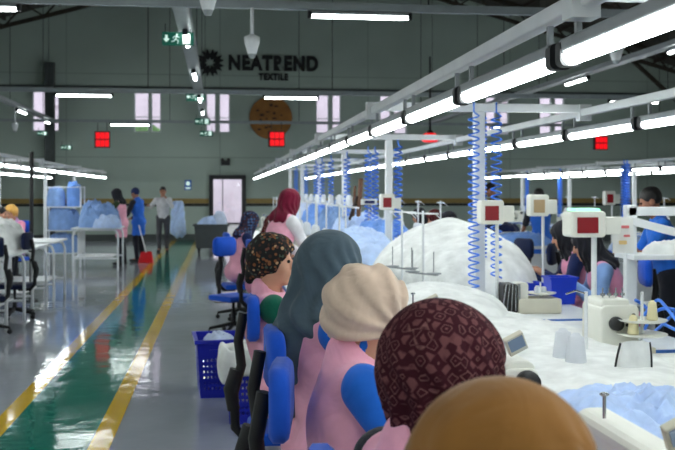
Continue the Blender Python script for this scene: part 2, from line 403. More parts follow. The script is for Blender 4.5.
def body_mesh(J, h):
    f = fld(J, h); sp, A, H, hc = J['sp'], J['A'], J['H'], J['head']; Am = [list(r) for r in A]; Hm = [list(r) for r in H]
    hl = lambda x, y, z: hc + H @ Vector((x, y, z))
    f.ell(J['P'], (.14, .105, .11)); f.ell(sp(0, 0, .18), (.12, .085, .16), Am, .06); f.ell(sp(0, 0, .34), (.145, .095, .15), Am, .06)
    f.cap(J['neck'] - A @ Vector((0, 0, .05)), .058, J['head'] - H @ Vector((0, .01, .04)), .05, .04)
    f.ell(hl(0, -.012, .025), (.075, .092, .088), Hm); f.ell(hl(0, .028, -.05), (.056, .062, .068), Hm, .04)
    f.cap(hl(0, .088, .012), .009, hl(0, .106, -.022), .013, .014); f.ell(hl(0, .085, -.058), (.024, .012, .011), Hm, .012); f.ell(hl(0, .076, -.098), (.022, .016, .016), Hm, .025)
    for s in (-1, 1):
        f.ell(hl(s * .031, .092, .008), (.017, .012, .011), Hm, .012, cut=True); f.ell(hl(s * .077, -.005, -.012), (.012, .022, .032), Hm, .012)
        f.ell(hl(s * .045, .06, -.03), (.02, .02, .02), Hm, .03)
    for n, s in (('l', -1), ('r', 1)):
        f.cap(J['s' + n], .05, J['e' + n], .036, .03); f.cap(J['e' + n], .037, J['w' + n], .025)
        f.cap(J['h' + n], .075, J['k' + n], .052, .04); f.cap(J['k' + n], .052, J['a' + n], .033, .02); f.cap(J['a' + n], .034, J['t' + n], .026, .02)
        w = J['w' + n]; d = (w - J['e' + n]).normalized(); dn = Vector((0, 0, -1)); lat = d.cross(dn)
        lat = lat.normalized() if lat.length > .1 else Vector((1, 0, 0)); dn = lat.cross(d).normalized()
        if dn.z > 0: dn = -dn
        f.cap(w, .024, w + d * .045, .03, .015); pal = w + d * .075
        side = Vector((-s, 0, 0)); side = lat if lat.dot(side) > 0 else -lat
        for q, Lf in enumerate((.062, .07, .066, .052)):
            b = w + d * .05 + side * (.028 - .019 * q); k1 = b + d * (Lf * .6 + .03) + dn * .006; k2 = k1 + d * Lf * .35 + dn * .026
            f.cap(b, .0125, k1, .0095, .008); f.cap(k1, .0095, k2, .008, .006)
        tb = w + d * .02 + side * .024; t1 = tb + d * .035 + side * .022 + dn * .01; f.cap(tb, .014, t1, .0115, .01); f.cap(t1, .0115, t1 + d * .03 + dn * .008, .009, .006)
    return f.mesh('body')
def wrinkle(a, q=26):
    def fn(X, Y, Z):
        return a * (np.sin(q * Z + 5 * np.sin(7 * X + 3 * Y)) * .6 + np.sin(q * 1.3 * X - q * .6 * Y + 3 * np.sin(9 * Z)) * .5)
    return fn
def vest_mesh(J, h, long=True, sit=True):
    f = fld(J, h); sp, A = J['sp'], J['A']; Am = [list(r) for r in A]
    f.ell(J['P'] + Vector((0, 0, -.01)), (.185, .145, .125)); f.ell(sp(0, 0, .18), (.155, .122, .18), Am, .06); f.ell(sp(0, .0, .33), (.178, .135, .17), Am, .06)
    f.cap(sp(-.125, -.01, .44), .068, sp(.125, -.01, .44), .068, .05); f.cap(J['neck'] - A @ Vector((0, 0, .03)), .085, J['neck'] + A @ Vector((0, -.005, .02)), .07, .04)
    for n in 'lr':
        k = J['k' + n]; hp = J['h' + n]; f.cap(hp, .10, hp.lerp(k, .62 if long else .2), .09, .05)
    f.cap(J['neck'] + A @ Vector((0, .03, .025)), .056, J['neck'] + A @ Vector((0, .05, .16)), .075, .01, cut=True)
    for n in 'lr': f.cap(J['s' + n] + (J['s' + n] - J['neck']) * .3 , .066, J['e' + n], .062, .012, cut=True)
    f.mod(wrinkle(.0065, 22)); return f.mesh('vest')
def shirt_mesh(J, h, short=0.0, full=False):
    f = fld(J, h); sp, A = J['sp'], J['A']; Am = [list(r) for r in A]
    f.ell(sp(0, 0, .33), (.15, .108, .155), Am, .05); f.ell(sp(0, 0, .18), (.132, .10, .16), Am, .05)
    if full: f.ell(J['P'], (.168, .13, .13), None, .06); f.ell(sp(0, 0, .33), (.168, .118, .16), Am, .05); f.ell(sp(0, 0, .18), (.15, .112, .17), Am, .05)
    f.cap(sp(-.13, 0, .435), .05, sp(.13, 0, .435), .05, .05); f.cap(J['neck'], .058, J['neck'] + A @ Vector((0, .008, .05)), .054, .03)
    f.cap(J['neck'] + A @ Vector((0, .0, .055)), .05, J['neck'] + A @ Vector((0, .02, .13)), .07, .005, cut=True)
    for n in 'lr':
        f.cap(J['s' + n], .068, J['e' + n], .054, .03)
        if not short: f.cap(J['e' + n], .054, J['e' + n].lerp(J['w' + n], .93), .038, .02)
    f.mod(wrinkle(.004, 34)); return f.mesh('shirt')
def trouser_mesh(J, h):
    f = fld(J, h); f.ell(J['P'] + Vector((0, 0, -.02)), (.165, .125, .125))
    for n in 'lr': f.cap(J['h' + n], .092, J['k' + n], .068, .04); f.cap(J['k' + n], .068, J['a' + n] + Vector((0, 0, .02)), .05, .02)
    f.mod(wrinkle(.003)); return f.mesh('trousers')
def shoe_mesh(J, h, n):
    f = fld(J, h); a, t = J['a' + n], J['t' + n]; f.cap((a.x, a.y - .02, .045), .043, (t.x, t.y, .038), .036, .02); f.cap((a.x, a.y, .05), .042, (a.x, a.y, .09), .042, .02)
    f.below(.002); return f.mesh('shoe')
def head_cover(J, h, kind):
    hc, H, A = J['head'], J['H'], J['A']; Hm = [list(r) for r in H]; hl = lambda x, y, z: hc + H @ Vector((x, y, z)); sp = J['sp']
    ex = .34 if kind in ('drape', 'long', 'wide', 'tuck') else .2
    f = Field([hc.x - .27, hc.y - .3, hc.z - (.62 if kind == 'long' else ex + .06)], [hc.x + .27, hc.y + .25, hc.z + .2], h)
    if kind == 'hair':
        f.ell(hl(0, -.02, .035), (.084, .1, .095), Hm); f.ell(hl(0, .09, -.045), (.09, .085, .085), Hm, .02, cut=True); f.ell(hl(0, .02, -.12), (.12, .12, .085), Hm, .02, cut=True)
        f.mod(lambda X, Y, Z: .003 * np.sin(60 * X + 20 * Z) * np.sin(50 * Y)); return f.mesh('hair')
    if kind == 'cap':
        f.ell(hl(0, -.02, .03), (.102, .122, .115), Hm); f.ell(hl(0, -.07, -.02), (.085, .07, .075), Hm, .05); f.cap(hl(0, -.1, -.06), .035, hl(0, -.12, -.11), .02, .03)
        f.ell(hl(0, .13, -.05), (.096, .125, .118), Hm, .015, cut=True); f.ell(hl(0, .03, -.15), (.12, .11, .085), Hm, .02, cut=True)
        f.mod(lambda X, Y, Z: .006 * np.sin(48 * X + 14 * Z) * np.sin(42 * Y + 20 * Z)); return f.mesh('headscarf')
    if kind == 'bandana':
        f.ell(hl(0, -.015, .03), (.086, .104, .097), Hm); f.ell(hl(0, .1, -.05), (.085, .08, .1), Hm, .01, cut=True); f.ell(hl(0, .02, -.11), (.12, .12, .07), Hm, .01, cut=True)
        return f.mesh('headscarf')
    f.ell(hl(0, -.018, .022), (.1, .12, .107), Hm); f.ell(hl(0, .0, -.06), (.084, .09, .085), Hm, .05)
    if kind == 'wrap':
        f.ell(hl(0, -.085, -.01), (.088, .07, .088), Hm, .06); f.ell(hl(0, -.06, -.075), (.08, .075, .05), Hm, .05)
        f.ell(hl(0, .135, -.03), (.066, .085, .1), Hm, .02, cut=True); f.ell(hl(0, .05, -.165), (.14, .14, .085), Hm, .03, cut=True)
        def fold(X, Y, Z):
            a = np.arctan2(Z - hc.z + .05 + .35 * (X - hc.x), -(Y - hc.y) + .09); r = np.sqrt((X - hc.x) ** 2 + (Y - hc.y) ** 2 + (Z - hc.z) ** 2)
            return 0.0062 * np.sin(a * 15 + 5 * np.sin(9 * X + 6 * Z)) + .002 * np.sin(a * 31 + 40 * X)
        f.mod(fold); return f.mesh('headscarf')
    nk = J['neck']
    if kind == 'tuck':
        f.ell(hl(0, -.06, .0), (.104, .085, .104), Hm, .05); f.ell(hl(0, -.01, .01), (.107, .12, .112), Hm, .03); f.cap(hl(0, -.025, -.06), .08, nk + A @ Vector((0, .0, .06)), .06, .05); f.ell(nk + A @ Vector((0, .08, .0)), (.085, .06, .07), [list(r) for r in A], .05)
    else: f.cap(hl(0, -.02, -.06), .088, nk + A @ Vector((0, 0, .02)), .094, .06)
    if kind != 'tuck': f.ell(nk + A @ Vector((0, -.015, -.04)), (.165, .125, .085), [list(r) for r in A], .06)
    if kind == 'long':
        f.cap(hl(0, -.06, -.03), .085, sp(.0, -.12, .34), .075, .06); f.cap(sp(.0, -.12, .36), .075, sp(.02, -.135, .15), .045, .06); f.cap(hl(.0, -.03, -.08), .085, sp(.02, -.08, .36), .075, .06)
    if kind == 'wide': f.ell(hl(0, -.05, .0), (.112, .11, .115), Hm, .05); f.ell(nk + A @ Vector((0, -.05, -.06)), (.15, .12, .11), [list(r) for r in A], .06)
    f.ell(hl(0, .13, -.03), (.064, .075, .1), Hm, .02, cut=True)
    z0 = hc.z
    def fold(X, Y, Z):
        a = np.arctan2(Y - hc.y + .01, X - hc.x); d = np.clip((z0 + .03 - Z) / .12, 0, 1.2)
        return (.0035 + .004 * d) * np.sin(a * 13 + 18 * (Z - z0) + 2 * np.sin(30 * Z)) * np.clip((z0 + .12 - Z) / .08, 0, 1)
    f.mod(fold); return f.mesh('headscarf')
def person(label, loc, yaw, pk, h=.012, vest=None, long=True, sleeve='sleeve_dark', short=0, scarf=('drape', 'scarf_black'), legs='trousers', skin='skin', sc=1.0, group=None):
    root = thing('person', label, 'person', loc, yaw, group); root.scale = (sc, sc, sc)
    key = repr(sorted(pk.items())) + str(h); J = pose(**pk); sit = pk.get('mode', 'sit') == 'sit'
    def part(nm, kind, m, fn):
        k = (key, kind)
        if k not in CACHE: CACHE[k] = fn()
        me = CACHE[k].copy() if CACHE[k].users else CACHE[k]
        me.materials.clear(); return link(nm, me, m, root)
    b = part('body', 'body', skin, lambda: body_mesh(J, min(h, .011)))
    ey = MB(); hl = lambda x, y, z: J['head'] + J['H'] @ Vector((x, y, z))
    for s in (-1, 1): ey.lathe([(.001, -.009), (.007, -.006), (.009, 0), (.007, .006), (.001, .009)], hl(s * .031, .083, .008), 8); ey.cut()
    obj('eye', ey, 'eye', b)
    full = vest is None
    part('shirt', 'shirt%s%s' % (short, full), sleeve, lambda: shirt_mesh(J, h, short, full))
    if vest: part('vest' if not vest.startswith('apron') else 'apron', 'vest%s' % long, vest, lambda: vest_mesh(J, h, long, sit))
    part('trousers', 'trousers', legs, lambda: trouser_mesh(J, h)); [part('shoe', 'shoe' + n, 'shoe', lambda: shoe_mesh(J, h, n)) for n in 'lr']
    part('hair' if scarf[0] == 'hair' else 'headscarf', 'scarf' + scarf[0], scarf[1], lambda: head_cover(J, min(h, .01), scarf[0]))
    return root

# ------------------------------------------------------------------ setting
WY = 32.0; XL, XR, YB = -12.2, 17.0, -9.0; RX = 2.4
def roof_z(x): return 10.0 - .29 * abs(x - RX)
mb = MB(); mb.box(((XL + XR) / 2, (YB + WY) / 2, -.1), (XR - XL, WY - YB, .2)); struct('floor', mb, 'floor')
mb = MB(); mb.box((-1.12, (YB + WY) / 2, .001), (.62, WY - YB, .004)); struct('floor_green_path', mb, 'floor_green')
for i, (x, nm) in enumerate(((-1.49, 'left'), (-.75, 'right'))):
    mb = MB(); mb.box((x, (YB + WY) / 2, .002), (.135, WY - YB, .004)); struct('floor_marking_line_' + nm, mb, 'floor_yellow')
# end wall with openings
wins = [(32, 45), (51, 59), (134, 149), (151, 161), (206, 216), (219, 230), (316, 329), (332, 341), (380, 391), (394, 407), (486, 496), (500, 509), (540, 552), (555, 565)]
WZ0, WZ1 = onY(140, 132, WY).z, onY(140, 92, WY).z
ops = [(onY(a, 110, WY).x, onY(b, 110, WY).x, WZ0, WZ1) for a, b in wins]
dx0, dx1, dz1 = onY(213, 190, WY).x, onY(242, 190, WY).x, onY(225, 179, WY).z
ops.append((dx0, dx1, 0.0, dz1))
xs = sorted({XL, XR, RX} | {o[0] for o in ops} | {o[1] for o in ops}); zs = [0, dz1, WZ0, WZ1, 5.0]
mb = MB(); T = .25
for i in range(len(xs) - 1):
    a, b = xs[i], xs[i + 1]; mid = (a + b) / 2
    for z0, z1 in zip(zs[:-1], zs[1:]):
        if any(o[0] - 1e-6 <= mid <= o[1] + 1e-6 and o[2] - 1e-6 <= (z0 + z1) / 2 <= o[3] + 1e-6 for o in ops): continue
        mb.box((mid, WY + T / 2, (z0 + z1) / 2), (b - a, T, z1 - z0))
    mb.prism([(a, 5.0), (b, 5.0), (b, roof_z(b)), (a, roof_z(a))], WY, WY + T)
struct('wall_back', mb, 'wall')
for nm, x in (('left', XL - .1), ('right', XR + .1)):
    mb = MB(); mb.box((x, (YB + WY) / 2, 3), (.2, WY - YB, 6)); struct('wall_' + nm, mb, 'wall')
mb = MB(); mb.prism([(XL, 0), (XR, 0), (XR, roof_z(XR)), (RX, roof_z(RX)), (XL, roof_z(XL))], YB - .2, YB); struct('wall_front', mb, 'wall')
mb = MB()
for a, b in ((XL - .4, RX), (RX, XR + .4)): mb.prism([(a, roof_z(a)), (b, roof_z(b)), (b, roof_z(b) + .15), (a, roof_z(a) + .15)], YB - .3, WY + .6)
struct('ceiling', mb, 'roof')
for i, o in enumerate(ops[:-1]):
    w = MB(); x0, x1, z0, z1 = o; t = .035
    for c, d in ((((x0 + x1) / 2, z0 + t / 2), (x1 - x0, t)), (((x0 + x1) / 2, z1 - t / 2), (x1 - x0, t)), ((x0 + t / 2, (z0 + z1) / 2), (t, z1 - z0)), ((x1 - t / 2, (z0 + z1) / 2), (t, z1 - z0)), (((x0 + x1) / 2, (z0 * .62 + z1 * .38)), (x1 - x0, .025))):
        w.box((c[0], WY + .12, c[1]), (d[0], .06, d[1]))
    fr = struct('window_%d' % (i + 1), w, 'white_metal')
    g = MB(); g.box(((x0 + x1) / 2, WY + .12, (z0 + z1) / 2), (x1 - x0, .012, z1 - z0)); obj('pane', g, 'glass', fr)
w = MB()
for c, d in (((dx0 - .06, dz1 / 2), (.14, dz1)), ((dx1 + .06, dz1 / 2), (.14, dz1)), (((dx0 + dx1) / 2, dz1 + .06), (dx1 - dx0 + .26, .14))): w.box((c[0], WY + .04, c[1]), (d[0], .36, d[1]))
dr = struct('door_1', w, 'black')
g = MB(); g.box((dx0 + .32, WY + .16, dz1 / 2), (.03, .05, dz1)); obj('mullion', g, 'black', dr)
g = MB(); g.box(((dx0 + dx1) / 2, WY + .16, dz1 / 2), (dx1 - dx0, .012, dz1)); obj('pane', g, 'glass', dr)
mb = MB(); mb.box(((XL + dx0) / 2 - .07, WY - .02, 1.30), (dx0 - XL - .14, .04, .16)); mb.box(((XR + dx1) / 2 + .07, WY - .02, 1.30), (XR - dx1 - .14, .04, .16)); struct('trim_1', mb, 'stripe_tan')
mb = MB(); mb.box(((XL + dx0) / 2 - .07, WY - .015, 1.17), (dx0 - XL - .14, .03, .09)); mb.box(((XR + dx1) / 2 + .07, WY - .015, 1.17), (XR - dx1 - .14, .03, .09)); struct('trim_2', mb, 'stripe_black')
mb = MB(); mb.box(((XL + dx0) / 2 - .07, WY - .02, .1), (dx0 - XL - .14, .04, .2)); mb.box(((XR + dx1) / 2 + .07, WY - .02, .1), (XR - dx1 - .14, .04, .2)); struct('baseboard_back', mb, 'skirting')
# wall pipes / conduits (thin lines on end wall)
mb = MB(); mb.box(((XL + XR) / 2, WY - .02, 5.06), (XR - XL, .04, .07)); struct('trim_3', mb, 'skirting')
mb = MB()
p = onY(48, 90, WY - .6)
mb.box((p.x, WY - .25, 2.9), (.28, .3, 5.8)); struct('column_wall', mb, 'skirting')
# roof trusses
def truss(y, n):
    m = MB()
    for s in (-1, 1):
        ex = XL + .1 if s < 0 else XR - .1
        a = Vector((RX, y, roof_z(RX) - .1)); b = Vector((ex, y, roof_z(ex) - .1)); a2 = a - Vector((0, 0, .62)); b2 = b - Vector((0, 0, .45))
        m.bar(a, b, .12, .14); m.bar(a2, b2, .10, .12)
        for k in range(12):
            u, v = k / 12, (k + 1) / 12; m.bar(a.lerp(b, u), a2.lerp(b2, (u + v) / 2), .05, .05); m.bar(a2.lerp(b2, (u + v) / 2), a.lerp(b, v), .05, .05)
        m.bar((ex, y, 3.4), b2.lerp(a2, .22), .10, .12); m.bar((ex, y, 0), (ex, y, b.z), .2, .2)
    struct('roof_truss_%d' % n, m, 'truss')
for n, y in enumerate((2.0, 11.3, 20.8, 26.0, 30.6)): truss(y, n + 1)
m = MB()
for s in (-1, 1):
    for k in range(8):
        x = RX + s * (.6 + k * 1.75)
        if XL < x < XR: m.box((x, (YB + WY) / 2, roof_z(x) - .06), (.08, WY - YB, .1))
struct('roof_purlins', m, 'wood_dark')

# outside
mb = MB(); mb.box((2, 62, -.2), (120, 59, .2)); o = struct('exterior_ground', mb, 'ext_ground')
mb = MB(); mb.box((6, 52, 5), (60, 4, 10))
for k in range(9): mb.box((-20 + 6 * k, 49.95, 3.2), (1.4, .2, 1.6)); mb.box((-20 + 6 * k, 49.95, 6.8), (1.4, .2, 1.6))
struct('exterior_building', mb, 'ext_wall')
for i, (px, d, z) in enumerate(((142, 42, 4.6),)):
    f = Field((-2, -2, 0), (2, 2, 5.2), .14); f.cap((0, 0, .1), .12, (0, 0, z * .6), .1, .1); f.ell((0, 0, z * .72), (1.5, 1.4, z * .3), None, .2); f.mod(lambda X, Y, Z: .14 * np.sin(7 * X + 3 * Z) * np.sin(6 * Y + 5 * Z) * (Z > z * .4))
    p = at(px, 192, d); tag(link('shrub_tree', f.mesh('tree'), 'leaf', None, 0, (p.x, p.y, -.1)), 'leafy green tree outside the pair of windows left of the doorway', 'tree')

# ------------------------------------------------------------------ wall sign, emblem
def text_mesh(body, width, depth, off):
    cu = bpy.data.curves.new('lettering', 'FONT'); cu.body = body; cu.extrude = depth / 2; cu.offset = off; cu.space_character = 1.14
    t = bpy.data.objects.new('lettering', cu); COL.objects.link(t); dg = bpy.context.evaluated_depsgraph_get()
    me = bpy.data.meshes.new_from_object(t.evaluated_get(dg)); bpy.data.objects.remove(t)
    x = [v.co.x for v in me.vertices]; y = [v.co.y for v in me.vertices]; w = max(x) - min(x); hh = max(y) - min(y)
    return me, width / w, min(x), min(y), hh
a, b = onY(228, 71.5, WY), onY(318, 71.5, WY)
root = thing('wall_sign', 'black company lettering with burst logo high on the grey end wall', 'sign', ((a.x + b.x) / 2, WY - .05, a.z))
def put_text(body, pl, pr, ybase, ytop, off, nm):
    A, B = onY(pl, ybase, WY), onY(pr, ybase, WY); z1 = onY((pl + pr) / 2, ytop, WY).z; z0 = onY((pl + pr) / 2, ybase, WY).z
    me, s, x0, y0, hh = text_mesh(body, B.x - A.x, .06, off); sy = (z1 - z0) / hh
    for v in me.vertices: v.co = Vector((A.x + (v.co.x - x0) * s, WY - .04 - v.co.z, z0 + (v.co.y - y0) * sy)) - root.location
    link(nm, me, 'letter', root)
put_text('NEATREND', 228.5, 318, 71, 55.5, .055, 'name_lettering'); put_text('TEXTILE', 258.5, 288, 80.5, 73.5, .055, 'small_lettering')
c = onY(210, 63, WY); m = MB()
for k in range(8):
    a = R(45 * k + 22.5); u = Vector((math.cos(a), math.sin(a))); w = Vector((-u.y, u.x))
    pts = [u * .10, u * .22 + w * .12, u * .47 + w * .09, u * .36, u * .47 - w * .09, u * .22 - w * .12]
    m.prism([(c.x - root.location.x + q.x, c.z - root.location.z + q.y) for q in pts][::-1], -.02, .04)
obj('burst_logo', m, 'letter', root)
c = onY(270.5, 118, WY); r = 21.2 * WY / F * 1.01
root = thing('wall_emblem', 'round brown medallion with relief marks on the end wall', 'emblem', (c.x, WY - .06, c.z))
m = MB(); m.lathe([(r * .97, -.05), (r, -.03), (r, .05)], (0, 0, 0), 40, 'Y'); obj('disc', m, 'emblem', root)
m = MB()
for k in range(14):
    a, q = random.uniform(0, 6.28), r * .78 * math.sqrt(random.random()); m.rbox((q * math.cos(a), -.055, q * math.sin(a)), (random.uniform(.06, .16), .02, random.uniform(.04, .1)), .015); m.cut()
obj('relief_patch', m, 'emblem_dark', root)
p = onY(188, 185, WY); root = thing('safety_sign', 'small blue sign on the end wall left of the doorway', 'sign', (p.x, WY - .02, p.z))
m = MB(); m.box((0, 0, 0), (.22, .02, .33)); obj('panel', m, 'sign_blue', root); m = MB(); m.lathe([(.07, -.006), (.07, .006)], (0, -.014, .05), 16, 'Y'); m.box((0, -.014, -.1), (.16, .008, .05)); obj('pictogram', m, 'sign_white', root)
p = onY(225.5, 163, WY); root = thing('emergency_light_on_wall', 'small dark emergency lamp box on the wall above the doorway', 'lamp', (p.x, WY - .06, p.z))
m = MB(); m.box((0, 0, 0), (.3, .1, .16)); obj('housing', m, 'black', root, .01); m = MB()
for s in (-1, 1): m.lathe([(.05, -.04), (.06, .02)], (s * .1, -.06, .1), 10, 'Y'); m.cut()
obj('lamp_head', m, 'dark_metal', root)

# ------------------------------------------------------------------ lights
def make_tube(L=1.15, w=.068):
    r = thing('hanging_tube_light', 'x', 'light')
    m = MB(); m.rbox((0, 0, .028), (w, L, .045), .012); obj('housing', m, 'grey_metal', r)
    m = MB(); n = 8; poly = [(w * .46 * math.cos(PI + PI * k / n), -.0 + .034 * math.sin(PI + PI * k / n)) for k in range(n + 1)]
    m.prism(poly, -L / 2 + .02, L / 2 - .02); obj('diffuser', m, 'tube', r)
    m = MB()
    for s in (-1, 1): m.rbox((0, s * (L / 2 + .004), .006), (w * 1.08, .045, .085), .02); m.cut()
    obj('end_cap', m, 'black', r)
    m = MB()
    for s in (-1, 1): m.box((0, s * .5, .085), (.018, .02, .07)); m.cut()
    obj('hanger_clip', m, 'grey_metal', r)
    return r
tube0 = make_tube(); used = [0]
def put_tube(x, y, z, rz, label, group):
    if not used[0]: used[0] = 1; tube0.location = (x, y, z); tube0.rotation_euler.z = rz; tag(tube0, label, None, group); return tube0
    return dup(tube0, (x, y, z), rz, label, group)
def light_row(x, z, y0, y1, phase, desc, group, short, pitch=1.25, mat_='white_metal'):
    m = MB(); m.rbox((x, (y0 + y1) / 2, z + .15), (.055, y1 - y0, .055), .008); o = obj('hanging_light_rail', m, mat_)
    tag(o, 'long pale metal rail carrying the ' + desc, 'rail')
    y = y0 + phase; ys = []
    while y < y1 - .6: ys.append(y); y += pitch
    vis = 0
    for yy in ys:
        d = yy * math.cos(TH) + x * math.sin(TH)
        if d > .8 and -40 < VX + F * x / max(d, .1) < 720 and HY - F * (z - CZ) / d > -40:
            lab = '%s tube light from the camera in the %s' % (ORD[vis], short); vis += 1
        else: lab = 'unseen tube light of the %s, at the camera end' % short  # out of view; rows lengthened behind the camera to add fill light
        put_tube(x, yy, z, 0, lab, group)
    return ys
light_row(1.09, 2.03, -8.0, 30.5, .28 + .02, 'overhead row above the aisle side of the main bench', 'tube lights over the main bench', 'aisle side main bench row')
light_row(2.64, 2.03, -8.0, 30.5, .6, 'overhead row above the far side of the main bench', 'tube lights over the main bench', 'far side main bench row')
light_row(8.0, 2.04, 9.0, 30.0, .6, 'nearer light row over the right bench', 'tube lights over the right bench', 'nearer right bench row')
light_row(9.6, 2.04, 9.0, 30.0, .6, 'second light row over the right bench', 'tube lights over the right bench', 'second right bench row')
light_row(-3.45, 2.04, -8.0, 29.5, .6, 'aisle side row over the left bench', 'tube lights over the left bench', 'aisle side left bench row')
light_row(-5.05, 2.04, -8.0, 29.5, .6, 'wall side row over the left bench', 'tube lights over the left bench', 'wall side left bench row')
# cross pipes hung from roof with tubes
def tie(y, label, tubes, x0=XL + .1, x1=XR - .1, names=()):
    m = MB(); m.box(((x0 + x1) / 2, y, 3.72), (x1 - x0, .07, .09))
    o = obj('hanging_cross_pipe', m, 'tie'); tag(o, label, 'pipe')
    m = MB()
    for x in (-9, -5.2, -1.5, 2.4, 6.2, 10, 14): m.tube([(x, y, 3.76), (x, y, roof_z(x) - .02)], .01, 5); m.cut()
    obj('hanger_rod', m, 'dark_metal', o)
    for (px, py), lb in zip(tubes, names):
        p = onY(px, py, y); put_tube(p.x, y, 3.62, PI / 2, lb, 'tube lights on the high cross pipes')
tie(1.5, 'pale high cross pipe above the camera', [], names=[])
for x in (-8, -2.4, -.2, 4.4, 6.8, 11): put_tube(x, 1.5, 3.62, PI / 2, 'unseen added fill tube on the high cross pipe above the camera', 'tube lights on the high cross pipes')  # unseen tubes added to raise the ambient light in the hall
tie(-6.5, 'pale high cross pipe behind the camera', [], names=[])
for x in (-8, -2.4, -.2, 2.0, 4.4, 6.8, 11): put_tube(x, -6.5, 3.62, PI / 2, 'unseen added fill tube on the high cross pipe behind the camera', 'tube lights on the high cross pipes')  # unseen tubes added as fill light from behind the camera
tie(10.8, 'pale horizontal pipe crossing the top of the picture', [(360, 12), (-36, 3)], names=['tube light on the nearest high cross pipe above the wall lettering', 'tube light at the left end of the nearest high cross pipe'])
tie(20.3, 'horizontal pipe crossing level with the tops of the high windows', [(84, 93), (291, 94), (634, 98)], names=['tube light on the middle cross pipe near the left windows', 'tube light on the middle cross pipe right above the round medallion', 'tube light on the middle cross pipe at the right side'])
tie(29.0, 'farthest horizontal pipe crossing in front of the round medallion', [(130, 124), (508, 127), (616, 127)], names=['tube light on the farthest cross pipe left of the hanging tray', 'tube light on the farthest cross pipe below the right windows', 'rightmost tube light on the farthest cross pipe'])
def tray(x, label, ds, nm, near=()):
    for d in near: put_tube(x, d, 3.76, 0, 'unseen added fill tube under the %s' % nm, 'tube lights under the cable trays')  # out-of-frame tubes added as fill light on the workers' backs
    m = MB(); m.box((x, 11.4, 3.84), (.2, 40.4, .02)); m.box((x - .1, 11.4, 3.87), (.012, 40.4, .08)); m.box((x + .1, 11.4, 3.87), (.012, 40.4, .08))
    o = obj('hanging_cable_tray', m, 'grey_metal'); tag(o, label, 'cable tray')
    m = MB()
    for y in (3, 8.5, 14, 19.5, 25, 30.5): m.tube([(x, y, 3.88), (x, y, roof_z(x) - .02)], .008, 5); m.cut()
    obj('hanger_rod', m, 'dark_metal', o)
    m = MB()
    for k in range(3): m.tube([(x - .05 + .05 * k, -3.5, 3.865), (x - .05 + .05 * k, 31.3, 3.865)], .014, 5); m.cut()
    obj('cable', m, 'black', o)
    for i, d in enumerate(ds): put_tube(x, d, 3.76, 0, '%s tube light from the camera under the %s' % (ORD[i], nm), 'tube lights under the cable trays')
tray(-.47, 'grey cable tray running away high above the green walkway', (13.6, 17.8, 22.3, 26.0, 29.5), 'tray above the walkway', (9.4, 5.2, 1.0, -3.2, -7.0))
tray(-5.3, 'grey cable tray high at the left side of the hall', (22.5, 26.4, 30.0), 'tray at the left side', (14.0, 9.8, 5.6, 1.4, -2.8, -7.0))
tray(6.9, 'grey cable tray high at the right side of the hall', (9.0, 13.4, 17.8, 23.5), 'tray at the right side')
# pendants
def pendant(x, y, zt, zb, label):
    r = thing('pendant_speaker', label, 'pendant', (x, y, zb))
    m = MB(); m.tube([(0, 0, .2), (0, 0, zt - zb)], .02, 8); obj('rod', m, 'white_metal', r)
    m = MB(); m.lathe([(.035, 0), (.05, .02), (.085, .14), (.088, .2), (.03, .23)], (0, 0, 0), 14); obj('cone_housing', m, 'white_metal', r)
    m = MB(); m.lathe([(.03, -.03), (.045, .01)], (0, 0, 0), 10); obj('socket', m, 'tie', r)
p = onY(252, 50, 10.72); pendant(p.x, 10.72, 3.67, 3.14, 'white pendant on a rod hanging in front of the wall lettering')
p = onY(616, 60, 10.72); pendant(p.x, 10.72, 3.67, 3.14, 'white pendant hanging under the big light at the upper right')
p = at(208, 8, 8.0); pendant(p.x, p.y, roof_z(p.x), 3.12, 'white pendant cut by the top edge beside the cable tray')
p = at(15, 130, 25.0); pendant(p.x, p.y, 3.84, 3.2, 'small distant pendant below the tray at the far left')
# exit signs
def exit_sign(px, py, d, w, label, arrow):
    p = at(px, py, d); r = thing('hanging_exit_sign', label, 'exit sign', p)
    h = w * .42; m = MB(); m.box((0, 0, 0), (w, .05, h)); obj('panel', m, 'sign_green', r, .006)
    m = MB(); s = h / 2; y0, y1 = -.034, -.024
    ax = -w * .36; q = .55 * s
    if arrow == 'down': m.prism([(ax - .18 * s, q), (ax + .18 * s, q), (ax + .18 * s, 0), (ax + .5 * s, 0), (ax, -q), (ax - .5 * s, 0), (ax - .18 * s, 0)][::-1], y0, y1)
    else: m.prism([(ax + q, .18 * s), (ax + q, -.18 * s), (ax, -.18 * s), (ax, -.5 * s), (ax - q, 0), (ax, .5 * s), (ax, .18 * s)], y0, y1)
    cx = -.05 * w   # running figure and door
    m.lathe([(.14 * s, -.004), (.14 * s, .004)], (cx + .1 * s, -.029, .62 * s), 10, 'Y')
    for a, b, t in (((.05, .45), (-.1, -.05), .26), ((-.1, -.05), (.3, -.3), .17), ((.3, -.3), (.2, -.72), .15), ((-.1, -.05), (-.35, -.35), .17), ((-.35, -.35), (-.75, -.42), .15), ((.05, .38), (.45, .18), .13), ((0, .38), (-.4, .3), .13), ((-.4, .3), (-.5, .02), .12)):
        m.bar((cx + a[0] * s, -.029, a[1] * s), (cx + b[0] * s, -.029, b[1] * s), t * s, .008)
    m.box((w * .27, -.029, 0), (w * .24, .008, h * .78)); obj('pictogram', m, 'sign_white', r)
    m = MB()
    for sx in (-.4, .4): m.tube([(sx * w, 0, h / 2), (sx * w, 0, h / 2 + .12)], .006, 5); m.cut()
    obj('hanger_wire', m, 'dark_metal', r)
exit_sign(178, 39, 13.0, .43, 'nearest green exit sign hanging under the walkway cable tray', 'down')
exit_sign(195.5, 97, 22.0, .44, 'second green exit sign along the walkway cable tray', 'left')
